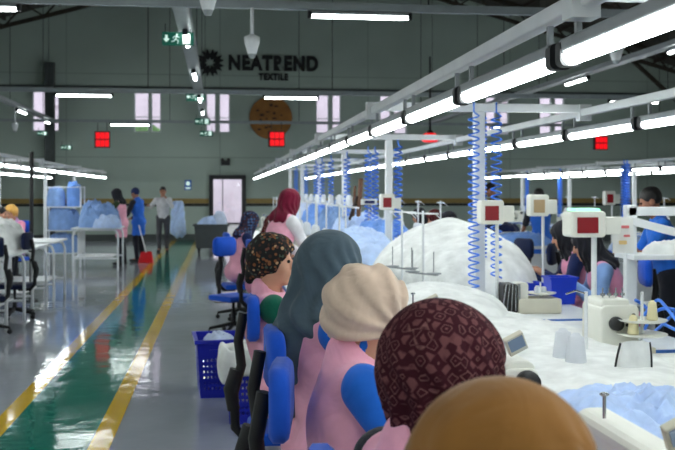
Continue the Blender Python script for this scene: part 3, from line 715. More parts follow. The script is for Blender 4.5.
exit_sign(202.5, 121.5, 27.6, .44, 'third green exit sign along the walkway cable tray', 'left')
exit_sign(206.5, 133.5, 30.8, .42, 'farthest green exit sign at the end of the walkway tray', 'left')
exit_sign(602, 45, 9.5, .30, 'green exit sign half hidden behind the big light at upper right', 'left')
exit_sign(42.5, 133.5, 29.0, .30, 'small distant exit sign below the left pair of windows', 'left')
exit_sign(66.5, 147.5, 30.0, .34, 'lower distant exit sign at the left of the end wall', 'left')
# red display boxes
def display(px, py, d, w, h, label):
    p = at(px, py, d); r = thing('hanging_red_display', label, 'display', p, -.05)
    m = MB(); m.box((0, .05, 0), (w, .1, h)); m.tube([(-w * .3, .05, h / 2), (-w * .3, .05, 3.7 - p.z if p.z < 3.6 else h)], .01, 5); m.tube([(w * .3, .05, h / 2), (w * .3, .05, 3.7 - p.z if p.z < 3.6 else h)], .01, 5); obj('housing', m, 'black', r)
    m = MB()
    for i in range(2):
        for j in range(3): m.box(((j - 1) * w * .29 + w * .03, -.008, (.5 - i) * h * .46), (w * .25, .012, h * .38))
    obj('lit_digits', m, 'red_led', r)
display(102, 139.5, 28.6, .46, .5, 'red lit display box left on the end wall side')
display(276.5, 139, 28.6, .5, .48, 'red lit display box below the round medallion')
display(601, 143, 28.6, .42, .42, 'red lit display box hanging at the right of the hall')
p = at(430, 138, 14.0); r = thing('hanging_red_beacon', 'round red beacon lamp hanging below the right tray of lights', 'beacon', p)
m = MB(); m.lathe([(.10, -.06), (.13, -.03), (.13, .03), (.08, .07)], (0, 0, 0), 14); obj('lens', m, 'red_led', r); m = MB(); m.lathe([(.05, .07), (.05, .1), (.015, .12), (.015, 1.2)], (0, 0, 0), 8); obj('hanger', m, 'black', r)

# ------------------------------------------------------------------ gantries with coil hoses
def coil(x, y, z0, z1, label, r=.036, pitch=.055, tail=None, n=9, w=.0065):
    pts = []; turns = int((z1 - z0) / pitch)
    for k in range(turns * n + 1):
        a = 2 * PI * k / n; pts.append((r * math.cos(a), r * math.sin(a), z1 - z0 - pitch * k / n))
    if tail: pts += [Vector((r, 0, 0)).lerp(Vector(tail), t) + Vector((.03 * math.sin(9 * t), 0, -.02 * math.sin(3 * t))) for t in (.2, .4, .6, .8, 1)]
    m = MB(); m.tube([(0, 0, z1 - z0 + .1), (0, 0, z1 - z0 + .03)] + pts, w, 5)
    o = obj('hanging_coil_hose', m, 'hose', None, 0, (x, y, z0)); return tag(o, label, 'hose', 'blue coiled air hoses')
def post(x, y, z0, z1, label, xa, xb, w=.075):
    r = thing('gantry_post', label, 'post', (x, y, 0))
    m = MB(); m.box((0, 0, (z0 + z1) / 2), (w, w, z1 - z0)); obj('upright', m, 'white_metal', r, .006)
    m = MB(); m.box(((xa + xb) / 2 - x, 0, z1 + .03), (xb - xa, .06, .06)); obj('crossbar', m, 'white_metal', r, .004)
    m = MB()
    for q in (xa, xb): m.box((q - x + (.02 if q == xa else -.02), 0, z1 - .0), (.09, .08, .12)); m.cut()
    obj('clamp', m, 'white_metal', r)
    m = MB(); m.box((0, 0, z0 + .01), (w * 2, w * 2, .02)); obj('foot_plate', m, 'grey_metal', r)
GY = (2.75, 6.7, 10.4, 14.2, 17.9, 21.6, 25.3)
for i, y in enumerate(GY):
    post(1.86, y, 0, 2.18, '%s white gantry post from the camera along the middle of the main bench' % ORD[i], 1.06, 2.67)
coil(1.79, 6.58, .82, 2.14, 'blue coiled hose hanging left of the second gantry post', tail=(-.05, -.3, -.02), r=.038)
coil(1.96, 6.60, .95, 2.14, 'blue coiled hose hanging right of the second gantry post', r=.038)
coil(1.93, 6.82, 1.1, 2.14, 'straight-hanging blue hose behind the second gantry post', r=.02, pitch=.03)
k = 0
for px, d, z0 in ((398, 10.6, 1.0), (368, 12.4, .95), (375, 12.5, 1.0), (347, 14.1, .95), (331, 15.5, 1.0), (322, 16.6, 1.1), (316, 17.6, 1.1), (296, 21.4, 1.2), (306, 21.3, 1.2)):
    p = at(px, 192, d); lab = ['blue coiled hose just right of the third gantry post', 'left one of a pair of blue coiled hoses above the labelled control box', 'right one of a pair of blue coiled hoses above the labelled control box', 'blue coiled hose beside the fourth gantry post', 'blue coiled hose left of the wooden poles', 'second blue coiled hose left of the wooden poles', 'blue coiled hose beside the fifth gantry post', 'blue coiled hose left of the sixth gantry post', 'blue coiled hose right of the sixth gantry post'][k]; k += 1
    coil(p.x, p.y, z0, 2.1, lab, r=.045, pitch=.06, n=7, w=.009)
# ------------------------------------------------------------------ work tables & machines
def make_table(tw=.6, tl=1.1, ztop=.78):
    r = thing('sewing_table', 'x', 'table')
    m = MB(); m.box((0, 0, ztop - .02), (tw, tl, .04)); obj('tabletop', m, 'table_white', r, .004)
    m = MB()
    for s in (-1, 1): m.box((0, s * (tl / 2 - .004), ztop - .02), (tw + .008, .016, .03)); m.box((s * (tw / 2 - .004), 0, ztop - .02), (.016, tl + .008, .03))
    obj('edge_band', m, 'table_blue', r)
    for s in (-1, 1):
        m = MB(); y = s * (tl / 2 - .12); m.box((0, y, .02), (tw * .9, .06, .04)); m.box((.0, y, .39), (.05, .05, .72)); m.box((0, y, .73), (tw * .85, .05, .03)); obj('leg', m, 'white_metal', r)
    m = MB(); m.box((0, 0, .1), (.03, tl - .26, .03)); m.box((-.1, 0, .09), (.22, .3, .015), 0, Matrix.Rotation(R(12), 3, 'Y')); obj('treadle', m, 'dark_metal', r)
    return r
table0 = make_table()
def make_machine():
    r = thing('sewing_machine', 'x', 'sewing machine')
    m = MB(); m.rbox((0, 0, .03), (.18, .5, .06), .01); m.rbox((.0, -.16, .17), (.11, .13, .26), .025); obj('bed_and_column', m, 'machine', r, .006)
    m = MB(); m.rbox((0, .03, .275), (.10, .48, .1), .035); m.rbox((0, .235, .2), (.085, .08, .17), .02); obj('arm', m, 'machine', r, .006)
    m = MB(); m.lathe([(.015, -.02), (.034, -.02), (.037, -.005), (.037, .012), (.02, .02)], (0, -.285, .27), 18, 'Y'); obj('handwheel', m, 'black', r)
    m = MB(); m.tube([(0, .235, .13), (0, .235, .06)], .006, 6); m.box((0, .235, .064), (.03, .02, .006)); m.tube([(0, .235, .13), (0, .235, .09)], .011, 8); obj('needle_bar', m, 'steel', r)
    m = MB(); m.tube([(-.02, .16, .32), (-.02, .16, .38)], .004, 6); m.lathe([(.008, 0), (.012, .004), (.008, .008)], (-.02, .16, .38), 8); m.cut(); m.lathe([(.02, 0), (.022, .01), (.012, .025)], (-.058, .19, .25), 10, 'X'); obj('tension_post', m, 'steel', r)
    q = Matrix.Rotation(R(-28), 3, 'Y') @ Matrix.Rotation(R(30), 3, 'X')
    m = MB(); m.box((.0, -.16, .375), (.066, .02, .08), 0, q); p = obj('display_panel', m, 'machine_beige', r, .004)
    m = MB(); c = Vector((.0, -.16, .375)) + q @ Vector((0, -.0125, .008)); m.box(c, (.052, .004, .05), 0, q); obj('screen', m, 'screen', p)
    return r
mach0 = make_machine(); mach0.scale = (1, 1, .92)
def make_overlock():
    r = thing('overlock_machine', 'x', 'sewing machine')
    m = MB(); m.rbox((0, 0, .13), (.20, .26, .24), .03); m.rbox((-.02, -.02, .255), (.15, .2, .05), .02); obj('body', m, 'machine', r, .008)
    m = MB(); m.rbox((.02, 0, .02), (.3, .34, .04), .008); obj('base', m, 'machine_beige', r, .004)
    m = MB(); m.lathe([(.012, -.03), (.034, -.03), (.036, 0), (.02, .008)], (-.03, -.14, .16), 16, 'Y'); obj('knob', m, 'black', r)
    m = MB()
    for x, z in ((.035, .15), (.055, .115), (.068, .2)): m.lathe([(.009, -.004), (.009, .004)], (x, -.132, z), 10, 'Y'); m.cut()
    obj('screw_hole', m, 'blackr', r)
    m = MB()
    for k in range(4): m.tube([(-.06 + .035 * k, -.05, .27), (-.06 + .035 * k, -.05, .33)], .004, 6); m.lathe([(.013, 0), (.013, .012)], (-.06 + .035 * k, -.05, .29), 8)
    obj('tension_discs', m, 'steel', r)
    m = MB(); m.lathe([(.06, -.02), (.065, 0), (.06, .02)], (.0, .16, .14), 18, 'Y'); obj('handwheel', m, 'black', r)
    return r
over0 = make_overlock()
def make_flat():
    r = thing('flatbed_machine', 'low beige flatbed machine with dark rods in front of the blue tubs', 'sewing machine')
    m = MB(); m.rbox((.06, 0, .05), (.30, .24, .10), .015); obj('base', m, 'machine_beige', r, .006)
    m = MB(); m.rbox((-.14, -.02, .10), (.10, .16, .20), .02); obj('head', m, 'dark_metal', r, .004)
    m = MB()
    for k in range(5): m.tube([(-.20 + .03 * k, -.11, .02), (-.17 + .022 * k, -.10, .2)], .006, 6); m.cut()
    obj('rod', m, 'steel', r)
    m = MB(); m.rbox((-.06, -.04, .15), (.09, .10, .12), .02); obj('cylinder_arm', m, 'machine', r, .004)
    m = MB(); m.lathe([(.02, 0), (.10, .004), (.11, .012), (.02, .01)], (.10, 0, .12), 20); m.tube([(.1, 0, .1), (.1, 0, .2)], .006, 6); obj('dish', m, 'machine', r)
    m = MB(); m.lathe([(.022, 0), (.022, .03), (.012, .05)], (.07, -.02, .13), 10); m.cut(); m.lathe([(.02, 0), (.02, .03), (.012, .04)], (.13, .02, .13), 10); obj('bobbin', m, 'thread', r)
    return r
def make_stand():
    r = thing('thread_stand', 'x', 'thread stand')
    m = MB(); m.tube([(0, 0, 0), (0, 0, .72)], .009, 8); m.lathe([(.03, 0), (.03, .012)], (0, 0, 0), 12); obj('pole', m, 'white_metal', r)
    m = MB(); m.box((0, 0, .70), (.012, .34, .012))
    for s in (-1, 1): m.tube([(0, s * .14, .70), (.05, s * .14, .66)], .004, 6)
    obj('guide_arm', m, 'white_metal', r)
    m = MB(); m.box((0, 0, .25), (.02, .32, .012))
    for s in (-1, 1): m.lathe([(.055, 0), (.058, .008), (.02, .012)], (0, s * .12, .255), 14); m.tube([(0, s * .12, .26), (0, s * .12, .42)], .004, 6)
    obj('spool_tray', m, 'grey_metal', r)
    return r
stand0 = make_stand()
def cone_mesh():
    m = MB(); m.lathe([(.034, 0), (.048, .004), (.05, .02), (.034, .15), (.026, .152), (.014, .165), (.012, .165)], (0, 0, 0), 16); return m.mesh('cone')
CONE = cone_mesh(); CONE.materials.append(M['thread']); CONE2 = CONE.copy(); CONE2.materials.clear(); CONE2.materials.append(M['thread_cream'])
def make_box():
    r = thing('control_box', 'x', 'control box')
    m = MB(); m.tube([(0, 0, 0), (0, 0, .56)], .014, 8); m.lathe([(.04, 0), (.04, .012)], (0, 0, 0), 12); obj('pole', m, 'white_metal', r)
    m = MB(); m.rbox((-.05, 0, .62), (.17, .12, .15), .02); obj('housing', m, 'machine', r, .006)
    m = MB(); m.rbox((.075, 0, .61), (.08, .09, .10), .01); obj('side_unit', m, 'machine', r, .004)
    m = MB(); m.box((-.055, -.062, .615), (.10, .008, .09)); obj('red_window', m, 'red_led_dim', r)
    return r
box0 = make_box()
first = {}
def place(proto, loc, rz, label, group=None):
    if proto.name not in first:
        first[proto.name] = 1; proto.location = loc; proto.rotation_euler.z = rz; tag(proto, label, None, group); return proto
    return dup(proto, loc, rz, label, group)
def cone(loc, label, group='white thread cones on stands', me=None):
    return tag(link('thread_cone', me or CONE, None, None, 0, loc), label, 'thread cone', group)
TZ = .78
LY = [.86, 1.94, 3.05, 4.13] + [5.25 + 1.12 * k for k in range(14)]           # aisle side stations
for i, y in enumerate(LY):
    place(table0, (.86, y, 0), 0, '%s sewing table from the camera on the aisle side of the main bench' % ORD[i], 'sewing tables of the main bench')
    place(mach0, (.92 if i == 2 else .90, y - .0, TZ), 0, '%s sewing machine from the camera on the aisle side of the main bench' % ORD[i], 'sewing machines of the main bench')
    if i >= 7:
        place(stand0, (1.12, y + .3, TZ), 0, '%s thread stand from the camera on the aisle side of the main bench' % ORD[i], 'thread stands of the main bench')
        for s, w in ((-1, 'nearer'), (1, 'farther')): cone((1.12, y + .3 + s * .12, TZ + .268), '%s cone on the %s thread stand of the aisle side' % (w, ORD[i]))
RYs = [4.05 + 1.22 * k for k in range(14)]
for i, y in enumerate(RYs):
    place(table0, (2.24, y, 0), PI, '%s sewing table from the camera on the far side of the main bench' % ORD[i], 'sewing tables of the main bench')
    if i in (3, 4): continue
    if i not in (0, 2): place(over0, (2.0 if i < 3 else 2.2, 4.70 if i < 3 else y, TZ), 0, '%s boxy overlock machine from the camera on the far side of the main bench' % ORD[i], 'overlock machines of the main bench')
    if i > 3:
        place(stand0, (2.46, y + .3, TZ), 0, '%s thread stand from the camera on the far side of the main bench' % ORD[i], 'thread stands of the main bench')
        for s, w in ((-1, 'nearer'), (1, 'farther')): cone((2.46, y + .3 + s * .12, TZ + .268), '%s cone on the %s thread stand of the far side' % (w, ORD[i]))
# middle trough shelf
m = MB(); m.box((1.49, 9.5, .70), (.62, 19.0, .03)); tr = thing('trough_shelf', 'long white shelf along the middle of the main bench', 'shelf'); obj('shelf_board', m, 'table_white', tr)
for k in range(9):
    m = MB(); m.box((1.49, .6 + 2.2 * k, .345), (.5, .05, .68)); obj('leg', m, 'white_metal', tr)
fm = make_flat(); p = onZ(532, 314, TZ); fm.location = (p.x, p.y + .12, TZ)
# control boxes
p = at(594, 200, 5.6); bx = place(box0, (p.x, p.y, TZ), 0, 'large white control box with red window and green glow on a pole'); bx.scale = (1.25, 1.25, 1.02)
m = MB(); m.rbox((-.05, 0, .70), (.12, .10, .02), .008); obj('green_lamp', m, 'green_led', bx)
def cbox(px, d, s, label, z=TZ, sz=1.0):
    p = at(px, 200, d); o = dup(box0, (p.x, p.y, z), 0, label); o.scale = (s, s, sz)
    for c in o.children:
        if c.name.startswith('green_lamp'): bpy.data.objects.remove(c)
    return o
cbox(497, 6.5, .95, 'white control box with red window beside the coiled hoses', sz=1.1)
o2 = cbox(543, 7.6, .9, 'white control box on a pole in front of the worker in a blue apron', sz=1.15)
for c in o2.children:
    if c.name.startswith('red_window'): c.data = c.data.copy(); c.data.materials.clear(); c.data.materials.append(M['machine_tan'])
cbox(391, 10.2, .9, 'small control box on the third gantry post', sz=1.15)
cbox(612, 12.0, .8, 'distant control box with dark window behind the big control box', sz=1.2)

# thin stands right next to the white pile
for px, d, lab in ((423, 7.1, 'tall thread stand in front of the white cloth heap'), (402, 7.6, 'thread stand between the blue pile and the white heap')):
    p = at(px, 200, d); o = dup(stand0, (p.x, p.y, TZ - .04), .5, lab)

# ------------------------------------------------------------------ cloth piles
def heap(name, loc, rx, ry, h, seed, m, label, cat='fabric pile', n=48, fold=.10, fs=3.2, prof=1.0, sharp=1.0, rz=0, group=None, tall=.5):
    vs = []; fs_ = []; na = int(n * 2.2); rings = n
    sd = Vector((seed * 7.3, seed * 3.1, seed * 1.7))
    for i in range(rings + 1):
        t = i / rings
        for k in range(na):
            a = 2 * PI * k / na; rr = t * (1 + .16 * noise.noise(Vector((math.cos(a) * 1.6, math.sin(a) * 1.6, 0)) + sd))
            x, y = rx * rr * math.cos(a), ry * rr * math.sin(a)
            q = Vector((x, y, 0)) * fs + sd; w = noise.noise_vector(q * .7) * 1.1
            rd = 1 - abs(noise.noise(q + w)) * 2; rd2 = noise.noise(q * 2.1 + w * 1.5); rd3 = 1 - abs(noise.noise(q * 3.3 + w * 2.0)) * 2
            env = max(0, 1 - t ** (2 * prof)) ** tall
            z = h * env * (1 + .22 * noise.noise(Vector((x * 1.5, y * 1.5, 3)) + sd)) + fold * (rd * .55 + rd2 * .3 + rd3 * .28 * sharp) * min(1, env * 1.6)
            vs.append((x, y, max(0.002, z) if i < rings else 0))
    for i in range(rings):
        for k in range(na):
            fs_.append((i * na + k, (i + 1) * na + k, (i + 1) * na + (k + 1) % na, i * na + (k + 1) % na))
    b = MB(); b.add(vs, fs_, True); b.add([vs[rings * na + k] for k in range(na)], [tuple(range(na))[::-1]])
    o = obj(name, b, m, None, 0, loc, rz); return tag(o, label, cat, group)
heap('cloth_heap', (2.02, 8.15, .785), .68, 1.15, .50, 1, 'white_cloth', 'large heap of white cloth piled high on the main bench', n=70, fold=.045, fs=2.0, sharp=.4)
heap('cloth_heap', (1.60, 4.85, .785), .50, 1.85, .05, 2, 'white_cloth', 'white cloth spread flat in front of the thread cones', n=60, fold=.03, fs=2.2, sharp=.5)
heap('cloth_heap', (1.5, 6.3, .785), .42, .75, .16, 3, 'white_cloth', 'crumpled white cloth at the foot of the white heap', n=44, fold=.045, fs=3, sharp=.5)
heap('cloth_heap', (1.64, 2.35, .72), .30, .7, .07, 12, 'white_cloth', 'white cloth under the folded blue shirt fabric', n=40, fold=.03, fs=4)
heap('shirt_pile', (1.38, 3.0, .76), .36, .44, .13, 4, 'shirting', 'crumpled light blue shirt fabric near the brown headscarf', n=70, fold=.075, fs=5)
heap('shirt_pile', (1.6, 2.95, .80), .24, .24, .08, 9, 'shirting_deep', 'deeper blue shirt part lying on the light blue fabric', n=50, fold=.07, fs=7)
heap('shirt_pile', (1.52, 9.9, .735), .38, .85, .42, 5, 'shirting', 'bright light blue garment pile left of the white heap', n=54, fold=.12, fs=3)
for i, (px, d, rx, ry, h, mt, lab) in enumerate(((382, 12.0, .42, .6, .40, 'shirting_deep', 'blue garment pile just behind the third gantry post'), (360, 13.3, .42, .6, .50, 'shirting', 'pale blue garment pile around the wooden poles'), (342, 15.6, .45, .8, .55, 'denim_pale', 'blue garment pile behind the fourth gantry post'), (322, 16.9, .42, .7, .62, 'shirting_deep', 'tall blue garment pile farther along the bench'), (305, 19.4, .5, .9, .6, 'shirting_pale', 'farthest pale blue garment pile on the bench'))):
    p = at(px, 192, d); heap('shirt_pile', (p.x, p.y, .735), rx, ry, h, 20 + i, mt, lab, n=44, fold=.17, fs=4.0)

# ------------------------------------------------------------------ chairs
def make_chair(seat_m, back_m, nm='work_chair'):
    r = thing(nm, 'x', 'chair')       # faces +x
    m = MB(); m.rbox((0, 0, .415), (.40, .40, .06), .025); obj('seat', m, seat_m, r, .012)
    m = MB(); n = 10; poly = []
    for sx, sz, a0 in ((1, 1, 0), (-1, 1, 90), (-1, -1, 180), (1, -1, 270)):
        for k in range(6):
            a = R(a0 + 18 * k); poly.append((sx * .09 + .07 * math.cos(a), sz * .04 + .07 * math.sin(a)))
    vs = []; N = len(poly)
    for t, s in ((-.025, .86), (-.012, 1), (.018, 1), (.034, .9)):
        for y, z in poly: vs.append((-.175 + t - .5 * (y * s) ** 2 * -1, y * s, .98 + z * s))
    fs = [(i * N + k, i * N + (k + 1) % N, (i + 1) * N + (k + 1) % N, (i + 1) * N + k) for i in range(3) for k in range(N)] + [tuple(range(N))[::-1], tuple(range(3 * N, 4 * N))]
    m.add(vs, fs, True); obj('backrest', m, back_m, r)
    m = MB(); m.tube([(-.05, 0, .37), (-.20, 0, .37), (-.255, 0, .43), (-.262, 0, .6), (-.225, 0, .74), (-.24, 0, .86), (-.215, 0, 1.0)], .024, 8); m.tube([(-.262, 0, .52), (-.282, .0, .62), (-.25, 0, .72)], .032, 8); obj('back_spine', m, 'blackr', r)
    m = MB(); m.lathe([(.028, .12), (.028, .25), (.018, .25), (.018, .38)], (0, 0, 0), 10); m.box((0, 0, .378), (.2, .16, .02)); obj('gas_lift', m, 'blackr', r)
    for k in range(5):
        a = R(72 * k + 20); u = Vector((math.cos(a), math.sin(a), 0)); m = MB(); m.tube([u * .02 + Vector((0, 0, .12)), u * .27 + Vector((0, 0, .075))], [.024, .016], 8)
        lg = obj('leg', m, 'blackr', r)
        m = MB(); c = u * .27; m.lathe([(.014, -.012), (.028, -.01), (.028, .01), (.014, .012)], (c.x, c.y, .029), 12, 'Y'); m.tube([(c.x, c.y, .03), (c.x, c.y, .08)], .007, 6); obj('caster', m, 'black', lg)
    m = MB(); m.tube([(.0, -.09, .372), (0, -.24, .375), (0, -.27, .39)], .007, 6); obj('height_lever', m, 'black', r)
    return r
chair0 = make_chair('chair_blue', 'chair_blue')
ops_list = [(1.16, 'brown', -6), (1.83, 'maroon patterned', -4), (2.85, 'tan', -7), (3.62, 'blue-grey', 2), (4.75, 'black floral', -3), (10.3, 'rust patterned', 5), (12.1, 'navy patterned', 8)]
for y, nm, a in ops_list:
    x = {1.16: .30, 1.83: .36, 2.85: .345, 3.62: .365, 4.75: .33, 10.3: .48, 12.1: .24}[y]
    place(chair0, (x, y - .02, 0), R(a), 'blue work chair under the person in the %s headscarf' % nm, 'blue work chairs of the main bench')
place(chair0, (.15, 10.75, 0), R(-52), 'empty blue work chair beside the person in the burgundy headscarf', 'blue work chairs of the main bench')
# ------------------------------------------------------------------ people at the bench (yaw -90deg+ turns facing to +x)
def op(label, x, y, turn, hy=0, lean=14, hp=22, h=.012, **k):
    person(label, (x, y, 0), R(-90 + turn), dict(mode='sit', lean=lean, hy=hy, hp=hp), h, **k)
op('seated person in a plain brown headscarf at the very front', .28, 1.13, 22, 8, 5, 22, .009, sc=.985, vest='vest_pink', sleeve='sleeve_dark', scarf=('wide', 'scarf_brown'))
op('seated person in a maroon patterned headscarf and pink vest', .37, 1.83, 16, 10, 4, 16, .009, vest='vest_pink', sleeve='sleeve_dark', scarf=('tuck', 'scarf_maroon'))
tanp = lambda: [o for o in bpy.data.objects if o.get('label', '').startswith('seated person in a tan wrapped')][0]
op('seated person in a tan wrapped headscarf, pink vest and bright blue sleeves', .385, 2.87, 0, 14, 3, 18, .009, vest='vest_pink', sleeve='sleeve_blue', scarf=('wrap', 'scarf_tan'))
J = pose(mode='sit', lean=3, hy=14, hp=18); wt = MB(); N = 40; pts = []
for k in range(N + 1):
    a = 2 * PI * k / N; pts.append(J['sp'](.166 * math.cos(a), .130 * math.sin(a) - .0, .145))
for dz in (-.012, .0, .012): wt.tube([q + Vector((0, 0, dz)) for q in pts], .011, 6, False)
wt.tube([J['sp'](.06, -.128, .14), J['sp'](.05, -.150, .06), J['sp'](.055, -.155, -.03)], [.016, .02, .014], 8); wt.tube([J['sp'](.08, -.12, .15), J['sp'](.115, -.135, .13), J['sp'](.10, -.13, .10), J['sp'](.07, -.125, .14)], .012, 8)
obj('waist_tie', wt, 'vest_pink', tanp())
op('seated person in a long blue-grey headscarf with pink vest', .39, 3.64, 8, 14, 1, 8, .009, sc=1.05, vest='vest_pink', sleeve='sleeve_blue', scarf=('long', 'scarf_blue'))
op('seated person in profile with black floral headscarf and green sleeves', .295, 4.8, 2, -20, -6, 6, .009, vest='vest_pink', sleeve='green', scarf=('cap', 'scarf_floral'))
op('seated person in a rust patterned headscarf behind the burgundy one', .42, 10.3, 10, 0, 12, 25, .014, vest='vest_mauve', sleeve='sleeve_dark', scarf=('drape', 'scarf_rust'))
op('seated person in a navy patterned headscarf with navy sleeves by the bench end', .20, 12.1, 10, 0, 14, 22, .014, vest='vest_pink', sleeve='sleeve_navy', scarf=('drape', 'scarf_navypat'))
person('standing person in a burgundy headscarf with white sleeves leaning over the bench', (.52, 9.35, 0), R(-62), dict(mode='stand', lean=16, hy=0, hp=18, hl=(-.12, .45, .95), hr=(.14, .45, .95)), .011, vest='vest_pink', sleeve='sleeve_white', scarf=('drape', 'scarf_burgundy'), sc=.97)
# far side operators, facing -x
chairB = chair0
for i, (px, d, lab, sc_, a) in enumerate(((588, 8.4, 'seated person in mauve with a dark headscarf left of the hanging paper sheet', 'scarf_black', -12), (624, 7.4, 'seated person in mauve leaning forward right behind the big control box', 'scarf_black', -14), (463, 12.6, 'small seated person in dark headscarf beyond the coiled hoses', 'scarf_black', 10), (448, 13.9, 'second seated person in mauve scarf beyond the white heap', 'scarf_rust', 10), (431, 15.2, 'farthest seated person seen above the white heap', 'scarf_black', 10))):
    p = at(px, 192, d)
    person(lab, (p.x, p.y, 0), R(90 + a), dict(mode='sit', lean=16 + (i == 1) * 8, hy=0, hp=25), .014, vest='vest_mauve', sleeve='sleeve_navy' if i != 1 else 'denim_pale', scarf=('drape', sc_))
    place(chair0, (p.x, p.y, 0), R(180 + a), 'blue work chair under the ' + lab.replace('seated person', 'person').split(' left of')[0].split(' right behind')[0], 'blue work chairs of the main bench')
# standing people
ST = dict(mode='stand', lean=4, hy=0, hp=12)
def stand_at(px, pyfoot): return onZ(px, pyfoot, 0)
p = stand_at(163, 252.5); man_p = p
person('standing person in white shirt and grey trousers carrying blue shirts by the walkway', p, R(180), dict(mode='stand', lean=2, hy=0, hp=5, hl=(-.10, .22, 1.40), hr=(.36, .12, 1.22)), .014, sleeve='white_shirt', scarf=('hair', 'hair'), legs='trousers_grey', skin='skin_dark', sc=1.02)
p = stand_at(122, 265); person('standing person in pink vest sorting garments at the left table', p, R(75), dict(mode='stand', lean=8, hy=0, hp=20, hl=(-.15, .40, 1.1), hr=(.15, .42, 1.08)), .014, vest='vest_pink', sleeve='sleeve_olive', scarf=('drape', 'scarf_black'), sc=.99)
p = stand_at(139, 262); person('standing person in blue apron and navy cap holding a red dustpan', p, R(60), dict(mode='stand', lean=6, hy=0, hp=15, hl=(-.2, .34, .98), hr=(.2, .34, 1.0)), .014, vest='apron_blue', sleeve='sleeve_dark', scarf=('bandana', 'cap_navy'), skin='skin_dark')
p = at(541, 200, 15.0); person('standing person in a blue apron seen from behind at the right', (p.x, p.y, 0), R(10), ST, .014, vest='apron_blue', sleeve='sleeve_dark', short=1, scarf=('hair', 'hair'), skin='skin_dark', sc=.97)
p = at(501, 200, 18.5); person('standing person with dark hair beyond the coiled hoses', (p.x, p.y, 0), R(60), dict(mode='stand', lean=14, hy=0, hp=25), .016, sleeve='sleeve_dark', scarf=('hair', 'hair'), skin='skin_dark', sc=1.06)
p = at(668, 200, 8.2); person('standing person in a bright blue shirt cut by the right edge', (p.x, p.y, 0), R(75), dict(mode='stand', lean=10, hy=0, hp=20, hl=(-.12, .42, 1.1), hr=(.14, .42, 1.08)), .013, sleeve='shirt_blue', short=1, scarf=('hair', 'hair'), skin='skin_dark', sc=.97)
p = at(24, 200, 16.9); person('seated person in lilac with a yellow headscarf at the left bench', (p.x - .12, p.y, 0), R(150), dict(mode='sit', lean=10, hy=0, hp=20), .014, vest='lilac', sleeve='pinkcloth', scarf=('cap', 'cap_yellow'), sc=1.0)
place(chair0, (p.x - .12, p.y, 0), R(240), 'work chair under the person in the yellow headscarf', 'work chairs at the left side')
p = at(-14, 200, 15.0); person('seated person mostly outside the left edge of the picture', (p.x, p.y, 0), R(-90), dict(mode='sit', lean=18, hy=0, hp=10), .016, sleeve='pinkcloth', scarf=('hair', 'hair'), sc=1.02)
place(chair0, (p.x, p.y, 0), R(0), 'work chair under the person at the left edge', 'work chairs at the left side')

# shirts on the carrying arm
q = man_p
m = NT  # noqa
f = Field((-.3, -.2, 0), (.3, .2, 1.05), .018)
f.ell((0, 0, .92), (.15, .10, .1)); f.cap((-.09, 0, .85), .09, (-.13, .0, .2), .08, .06); f.cap((.07, 0, .85), .09, (.12, 0, .14), .09, .06); f.cap((0, -.03, .8), .09, (0, -.03, .1), .08, .06)
f.mod(lambda X, Y, Z: .014 * np.sin(34 * X + 5 * np.sin(5 * Z)) + .006 * np.sin(50 * X - 20 * Z)); me = f.mesh('shirts')
tag(link('carried_shirts', me, 'shirting', None, 0, (q.x + .40, q.y - .16, .36)), 'light blue shirts hanging over the arm of the standing person', 'shirts')

# ------------------------------------------------------------------ blue plastic crates
def make_crate(w=.36, d=.48, h=.44):
    r = thing('plastic_crate', 'x', 'crate'); t = .86
    def wall(p0, p1, out):
        b = MB(); nc, nr = 22, 20; p0, p1 = Vector(p0), Vector(p1)
        def P(u, v):
            s = t + (1 - t) * v; q = p0.lerp(p1, u) * s; return Vector((q.x, q.y, h * v))
        for i in range(nc):
            for j in range(nr):
                u0, u1, v0, v1 = i / nc, (i + 1) / nc, j / nr, (j + 1) / nr
                hole = 3 <= j <= 13 and 2 <= i < nc - 2 and i % 2 == 0 and j % 2 == 1
                q = [P(u0, v0), P(u1, v0), P(u1, v1), P(u0, v1)]
                if not hole: b.add([v - out * .004 for v in q] + [v + out * .004 for v in q], [(0, 1, 2, 3), (7, 6, 5, 4), (0, 4, 5, 1), (1, 5, 6, 2), (2, 6, 7, 3), (3, 7, 4, 0)])
        obj('side_wall', b, 'crate_blue', r)
    x, y = w / 2, d / 2
    wall((-x, -y, 0), (x, -y, 0), Vector((0, 1, 0))); wall((x, -y, 0), (x, y, 0), Vector((-1, 0, 0))); wall((x, y, 0), (-x, y, 0), Vector((0, -1, 0))); wall((-x, y, 0), (-x, -y, 0), Vector((1, 0, 0)))
    b = MB(); b.box((0, 0, .012), (w * t, d * t, .02)); obj('bottom', b, 'crate_blue', r)
    b = MB()
    for s in (-1, 1): b.box((0, s * (y + .008), h), (w + .05, .03, .03)); b.box((s * (x + .008), 0, h), (.03, d + .05, .03))
    obj('rim', b, 'crate_blue', r, .004)
    b = MB()
    for s in (-1, 1): b.box((0, s * (y + .02), h - .07), (w * .5, .012, .025)); b.cut()
    obj('handle_rib', b, 'crate_blue', r)
    return r
crate0 = make_crate()
p = onZ(219, 398, 0); place(crate0, (p.x, p.y + .22, 0), R(4), 'larger blue plastic crate standing on the grey floor by the aisle'); cr1 = (p.x, p.y + .22)
p = onZ(247, 424, 0); place(crate0, (p.x + .05, p.y + .20, 0), R(-3), 'blue plastic crate with white cloth hanging over its rim', None); cr2 = (p.x + .05, p.y + .20)
heap('cloth_bundle', (cr1[0], cr1[1], .30), .15, .20, .14, 31, 'shirting_pale', 'pale cloth lying inside the larger blue crate', 'cloth', n=30, fold=.06, fs=7)
f = Field((-.3, -.35, -.35), (.3, .35, .2), .014)
